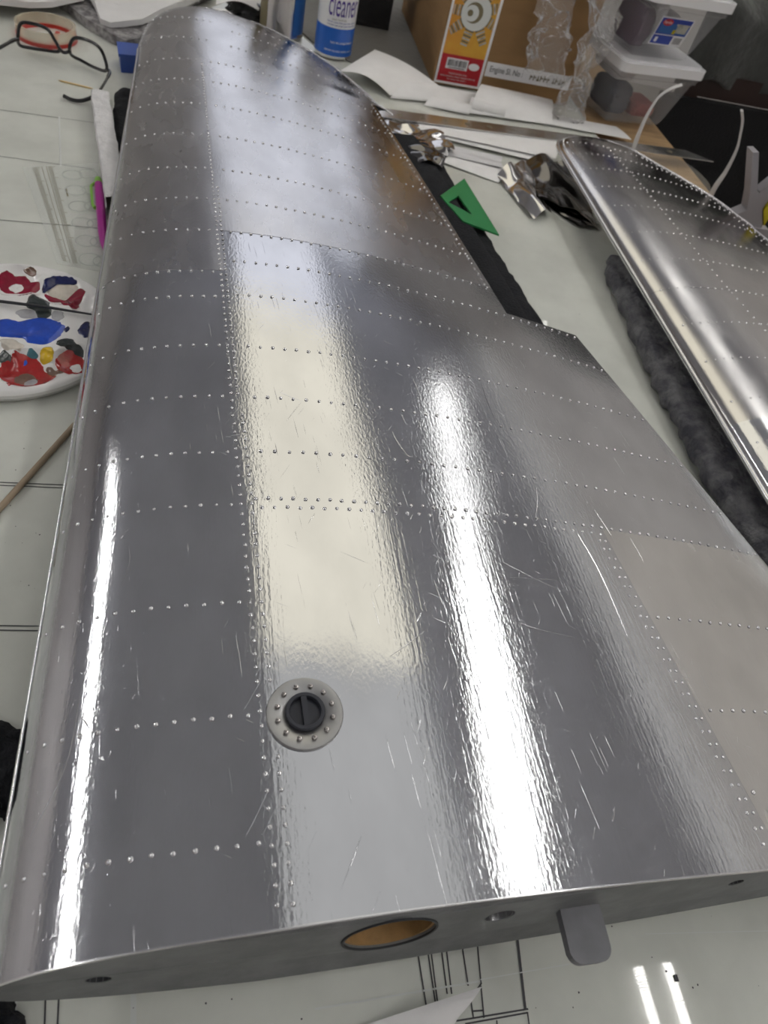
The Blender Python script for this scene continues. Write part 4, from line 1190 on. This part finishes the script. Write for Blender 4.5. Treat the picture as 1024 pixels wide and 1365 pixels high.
content('cloth_bundle', Wu, -.118, -.085, .010, .10, .0065, .070, 'cloth_purple', 'dark purple bundle inside the upper clear bin', 'bundle', 1)
content('cloth_bundle', Wu, -.082, -.048, .030, .12, .0065, .085, 'paper_grey', 'pale bundle behind the blue label in the upper bin', 'bundle', 2)
content('cloth_bundle', Wu, -.046, -.008, .030, .12, .0065, .060, 'paper_grey', 'pale wrapped bundle at the right end of the upper bin', 'bundle', 6)
content('cloth_bundle', Wl, -.124, -.070, .012, .10, .0065, .060, 'cloth_navy', 'dark navy bundle inside the lower clear bin', 'bundle', 3)
content('cloth_bundle', Wl, -.066, -.008, .012, .08, .0065, .034, 'cloth_red', 'red bundle at the bottom of the lower clear bin', 'bundle', 4)
content('cloth_bundle', Wl, -.120, -.072, .025, .13, .061, .092, 'paper_grey', 'pale wrapped bundle lying on the navy bundle in the lower bin', 'bundle', 5)
# cardboard upright between carton and bins
mb = MB().box((.655, 1.53, .135), (.006, .20, .26)); o = mb.build('cardboard_flap', 'cardboard_edge'); rebase(o, (.655, 1.53, .005)); tag(o, 'pale cardboard panel standing between the carton and the upper bin', 'cardboard')

# chair with draped cloth beyond the table
ch = thing('chair', 'dark wooden chair back standing beyond the right table edge', 'chair', (1.15, 1.60, FLOOR))
MB().box((1.16, 1.52, .055), (.46, .03, .045)).build('back_rail', 'rail_wood', ch)
for sx in (.95, 1.37): MB().box((sx, 1.52, (FLOOR + .077) / 2), (.035, .035, .077 - FLOOR)).build('leg', 'rail_wood', ch)
for sx in (.95, 1.37): MB().box((sx, 1.92, (FLOOR - .30) / 2), (.035, .035, -.30 - FLOOR)).build('leg', 'rail_wood', ch)
MB().box((1.16, 1.73, -.29), (.46, .42, .03)).build('seat', 'rail_wood', ch)
MB().box((1.335, 1.500, -.33), (.90, .02, .72)).build('shade_panel', 'shade_black', ch)  # added black panel standing in for the shaded floor below the rail
def drape(u, v):
    x = .90 + .56 * u; s = v * .55
    if s < .13: y, z = 1.500 - .004, .080 + s * 1.0 - .02
    else: y, z = 1.5 + (s - .13) * .8, .190 + (s - .13) * .55
    z2 = z + .012 * math.sin(x * 34 + v * 5) * (1 - v * .4) + .012 * noise.noise(Vector((x * 9, s * 9, 0)))
    return Vector((x, y - .015 * math.sin(x * 27 + 1) * (1 - v), z2))
o = MB().grid(drape, 50, 40, thick=(0, .006, -.003)).build('draped_cloth', 'cloth_dark', smooth=True, angle=70); rebase(o, (1.15, 1.5, .06)); tag(o, 'dark grey cloth draped over the chair back at top right', 'cloth')

# steel ruler
a = at(430, 146, .012); b = at(951, 216, .012)
u = (b - a); u.z = 0; Lr = u.length; u.normalize(); vv = Vector((-u.y, u.x, 0))
rl = thing('steel_ruler', 'long steel ruler with a slanted end lying over the papers', 'ruler', tuple(a))
def RW(x, y, z): return a + u * x + vv * y + Vector((0, 0, z))
MB().prism([(0, 0), (Lr, 0), (Lr - .045, .034), (0, .034)], 0, .0012, fn=RW).build('ruler_blade', 'can_silver', rl)
mk = MB()
for k in range(int(Lr / .005)):
    x = .004 + k * .005; h_ = .008 if k % 10 == 0 else .004
    if x < Lr - .05:
        mk.add([RW(x, .0337 - h_, .0014), RW(x + .0006, .0337 - h_, .0014), RW(x + .0006, .0337, .0014), RW(x, .0337, .0014)], [(0, 1, 2, 3)])
        mk.add([RW(x, .0003, .0014), RW(x + .0006, .0003, .0014), RW(x + .0006, h_ * .8, .0014), RW(x, h_ * .8, .0014)], [(0, 1, 2, 3)])
for k in range(1, 17):
    text_on(mk, str(k + 2), lambda x, y: RW(x, y, .0014), k * .04 + .006, k * .04 + .0155, .0125, .0215)
mk.build('ruler_marks', 'print_shade', rl)

# loose papers
sheet('paper_sheet', [at(452, 95, .016), at(500, 66, .018), at(585, 114, .010), at(520, 127, .006)], 'white paper sheet bent up beside the spray can', curl=lambda u, v: .012 * math.sin(PI * v) * (1 - u * .5))
sheet('paper_sheet', [at(520, 130, .004), at(560, 110, .012), at(640, 125, .012), at(625, 140, .004)], 'crumpled white paper in front of the carton label', curl=lambda u, v: .012 * math.sin(PI * u) * math.sin(3 * v + 1))
sheet('paper_sheet', [at(565, 140, .004), at(590, 128, .006), at(640, 138, .006), at(625, 152, .004)], 'small torn white paper lying on the ruler side of the pile', curl=lambda u, v: .008 * math.sin(PI * u * 1.5))
sheet('paper_sheet', [at(625, 150, .006), at(642, 112, .030), at(735, 132, .006), at(735, 166, .004)], 'white paper sheet spread below the serial strip of the carton', curl=lambda u, v: .010 * math.sin(PI * u))
# rolled white paper
a = at(628, 140, .012); b = at(672, 150, .010)
mb = MB().tube([a, a.lerp(b, .35), a.lerp(b, .36), b], [.0125, .0118, .0100, .0090], 20); o = mb.build('paper_roll', 'paper', smooth=True, angle=35); rebase(o, tuple(a)); tag(o, 'small white rolled paper tube lying before the carton', 'paper roll')
sheet('paper_sheet', [at(544, 169, .010), at(549, 152, .011), at(750, 182, .011), at(741, 212, .010)], 'long white folded paper lying directly below the steel ruler', curl=lambda u, v: .002 * math.sin(4 * u) - .003 * (1 - v) * math.sin(PI * u))
sheet('paper_sheet', [at(545, 173, .006), at(552, 160, .0065), at(750, 189, .0065), at(737, 220, .005)], 'second white folded paper under the long one', curl=lambda u, v: .002 * math.sin(5 * u))
sheet('paper_sheet', [at(588, 205, .004), at(600, 190, .005), at(670, 208, .006), at(668, 226, .004)], 'grey white paper strip above the lowest paper', 'paper_grey', curl=lambda u, v: .004 * math.sin(5 * u + v))
sheet('paper_sheet', [at(580, 212, .0035), at(590, 205, .004), at(690, 224, .004), at(664, 243, .0025)], 'lowest white paper strip above the green triangle', curl=lambda u, v: .002 * math.sin(4 * u))
sheet('paper_sheet', [at(735, 166, .004), at(735, 152, .004), at(822, 168, .004), at(842, 186, .004)], 'cream paper corner in front of the lower bin', curl=lambda u, v: .001 * math.sin(4 * u))
# bottom paper, curling up from the table
def bcurl(u, v): return .010 * math.sin(PI * u) * (.4 + v)
sheet('paper_sheet', [at(462, 1374, .001), at(600, 1400, .001), at(606, 1362, .008), at(643, 1315, .020)], 'pale paper corner curling up at the bottom edge of the photo', curl=lambda u, v: .004 * math.sin(PI * u), nu=20, nv=20)

# foil scraps
def scrap(name, pxs, mat, label, seed, amp=.008, z=.006):
    P = [at(px, py, z) for px, py in pxs]
    def fn(u, v):
        p = P[0].lerp(P[1], u).lerp(P[3].lerp(P[2], u), v); p = p.copy()
        p.z += abs(noise.noise(Vector((u * 1.6 + seed, v * 1.6, seed)))) * amp * 1.6 + amp * .6 * math.sin(PI * u) - .003 + amp * .12 * noise.noise(Vector((u * 5, v * 5 + seed, 0)))
        p.z = max(p.z, .0015); return p
    o = MB().grid(fn, 22, 22, thick=(0, 0, -.0003)).build(name, mat, smooth=True, angle=50); rebase(o, (P[0].x, P[0].y, .001)); return tag(o, label, 'foil')
scrap('foil_scrap', [(495, 165), (545, 150), (575, 190), (520, 200)], 'foil', 'crinkled silver foil scrap tucked against the aileron cutout', 1, .010)
scrap('foil_scrap', [(515, 170), (590, 178), (605, 205), (540, 215)], 'foil', 'crinkled silver foil scrap under the white folded papers', 2, .010)
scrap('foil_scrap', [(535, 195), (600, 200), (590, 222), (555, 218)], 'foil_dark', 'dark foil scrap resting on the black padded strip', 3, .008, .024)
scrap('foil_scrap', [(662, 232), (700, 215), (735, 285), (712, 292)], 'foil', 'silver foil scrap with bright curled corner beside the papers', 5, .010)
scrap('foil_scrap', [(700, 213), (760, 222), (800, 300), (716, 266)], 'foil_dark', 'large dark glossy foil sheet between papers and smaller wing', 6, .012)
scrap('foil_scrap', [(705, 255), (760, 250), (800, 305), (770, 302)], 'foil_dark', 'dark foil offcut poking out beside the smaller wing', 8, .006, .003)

# green triangle
def tri_mesh():
    cu = bpy.data.curves.new('tri', 'CURVE'); cu.dimensions = '2D'; cu.fill_mode = 'BOTH'; cu.extrude = .0012
    for pp in ([(586, 265), (618, 242), (664, 317), (616, 299)], [(597, 274), (610, 265), (628, 290)]):
        s = cu.splines.new('POLY'); s.points.add(len(pp) - 1); s.use_cyclic_u = True
        for q, (px, py) in zip(s.points, pp):
            w_ = at(px, py, .022); q.co = (w_.x, w_.y, 0, 1)
    ob = bpy.data.objects.new('tri', cu); col.objects.link(ob); dg = bpy.context.evaluated_depsgraph_get(); me = bpy.data.meshes.new_from_object(ob.evaluated_get(dg))
    bpy.data.objects.remove(ob); bpy.data.curves.remove(cu)
    for v in me.vertices: v.co.z += .0255
    return me
me = tri_mesh(); me.name = 'set_square'; me.materials.clear(); me.materials.append(M['green_plastic']); o = bpy.data.objects.new('set_square', me); col.objects.link(o)
c = at(615, 280, .024); rebase(o, tuple(c)); tag(o, 'small green plastic set square with triangular hole on the black pad', 'set square')

# clear safety glasses standing upside down behind the smaller wing
sg = thing('safety_glasses', 'clear plastic safety glasses with upturned arms behind the smaller wing', 'glasses', (.73, 1.16, 0))
l0 = [aty(px, py, 1.165) for px, py in ((842, 203), (852, 178), (862, 155), (878, 130), (893, 119), (909, 113))]
r0 = [aty(px, py, 1.085) for px, py in ((943, 268), (955, 247), (968, 228), (982, 200), (988, 175), (990, 160), (989, 147))]
def blade(pts, w0, w1, w2): 
    S = spline(pts, 6); n = len(S); 
    return MB().tube(S, [w0 + (w1 - w0) * min(1, k / n * 1.6) if k / n < .62 else w1 + (w2 - w1) * (k / n - .62) / .38 for k in range(n)], 10, flat=.45)
principled('clear_arm', (.85, .84, .84), .12, alpha=.55)
l0 = [Vector((l0[0].x - .004, 1.165, .001))] + l0; r0 = [Vector((r0[0].x - .004, 1.085, .001))] + r0
blade(l0, .0085, .0030, .0042).build('temple', 'clear_arm', sg, smooth=True); blade(r0, .0085, .0030, .0042).build('temple', 'clear_arm', sg, smooth=True)
A, B = l0[0], r0[0]; nn = Vector((B.y - A.y, A.x - B.x, 0)).normalized()
nn = -nn if nn.y < 0 else nn
def lensfn(uu, v):
    p = A.lerp(B, uu) + nn * (.032 * math.sin(PI * uu)); return Vector((p.x, p.y, .0005 + .040 * v * (.6 + .4 * math.sin(PI * uu) ** .4)))
MB().grid(lensfn, 30, 6, thick=(0, .002, 0)).build('lens', 'acrylic', sg, smooth=True)

# clamp at the table edge
cl = thing('bar_clamp', 'grey and yellow clamp gripping the table edge beyond the smaller wing', 'clamp', (.82, .98, 0))
def cf(pxs, y0_, y1_, name, mat):
    P = [aty(px, py, .99) for px, py in pxs]; MB().prism([(p.x, p.z) for p in P], y0_, y1_, fn=lambda x, y, z: (x, z, y)).build(name, mat, cl)
cf([(1000, 199), (1008, 199), (1006, 250), (1014, 258), (1012, 300), (998, 304), (975, 283), (992, 276), (996, 255)], .98, 1.0, 'clamp_body', 'tool_grey')
cf([(1010, 252), (1030, 236), (1034, 256), (1016, 290), (1012, 300)], .982, .998, 'clamp_jaw', 'tool_grey')
cf([(1014, 275), (1034, 246), (1036, 262), (1014, 296)], .978, .997, 'grip', 'tool_yellow')
cf([(985, 296), (1020, 300), (1018, 322), (985, 318)], .975, 1.005, 'table_grip', 'tool_grey')
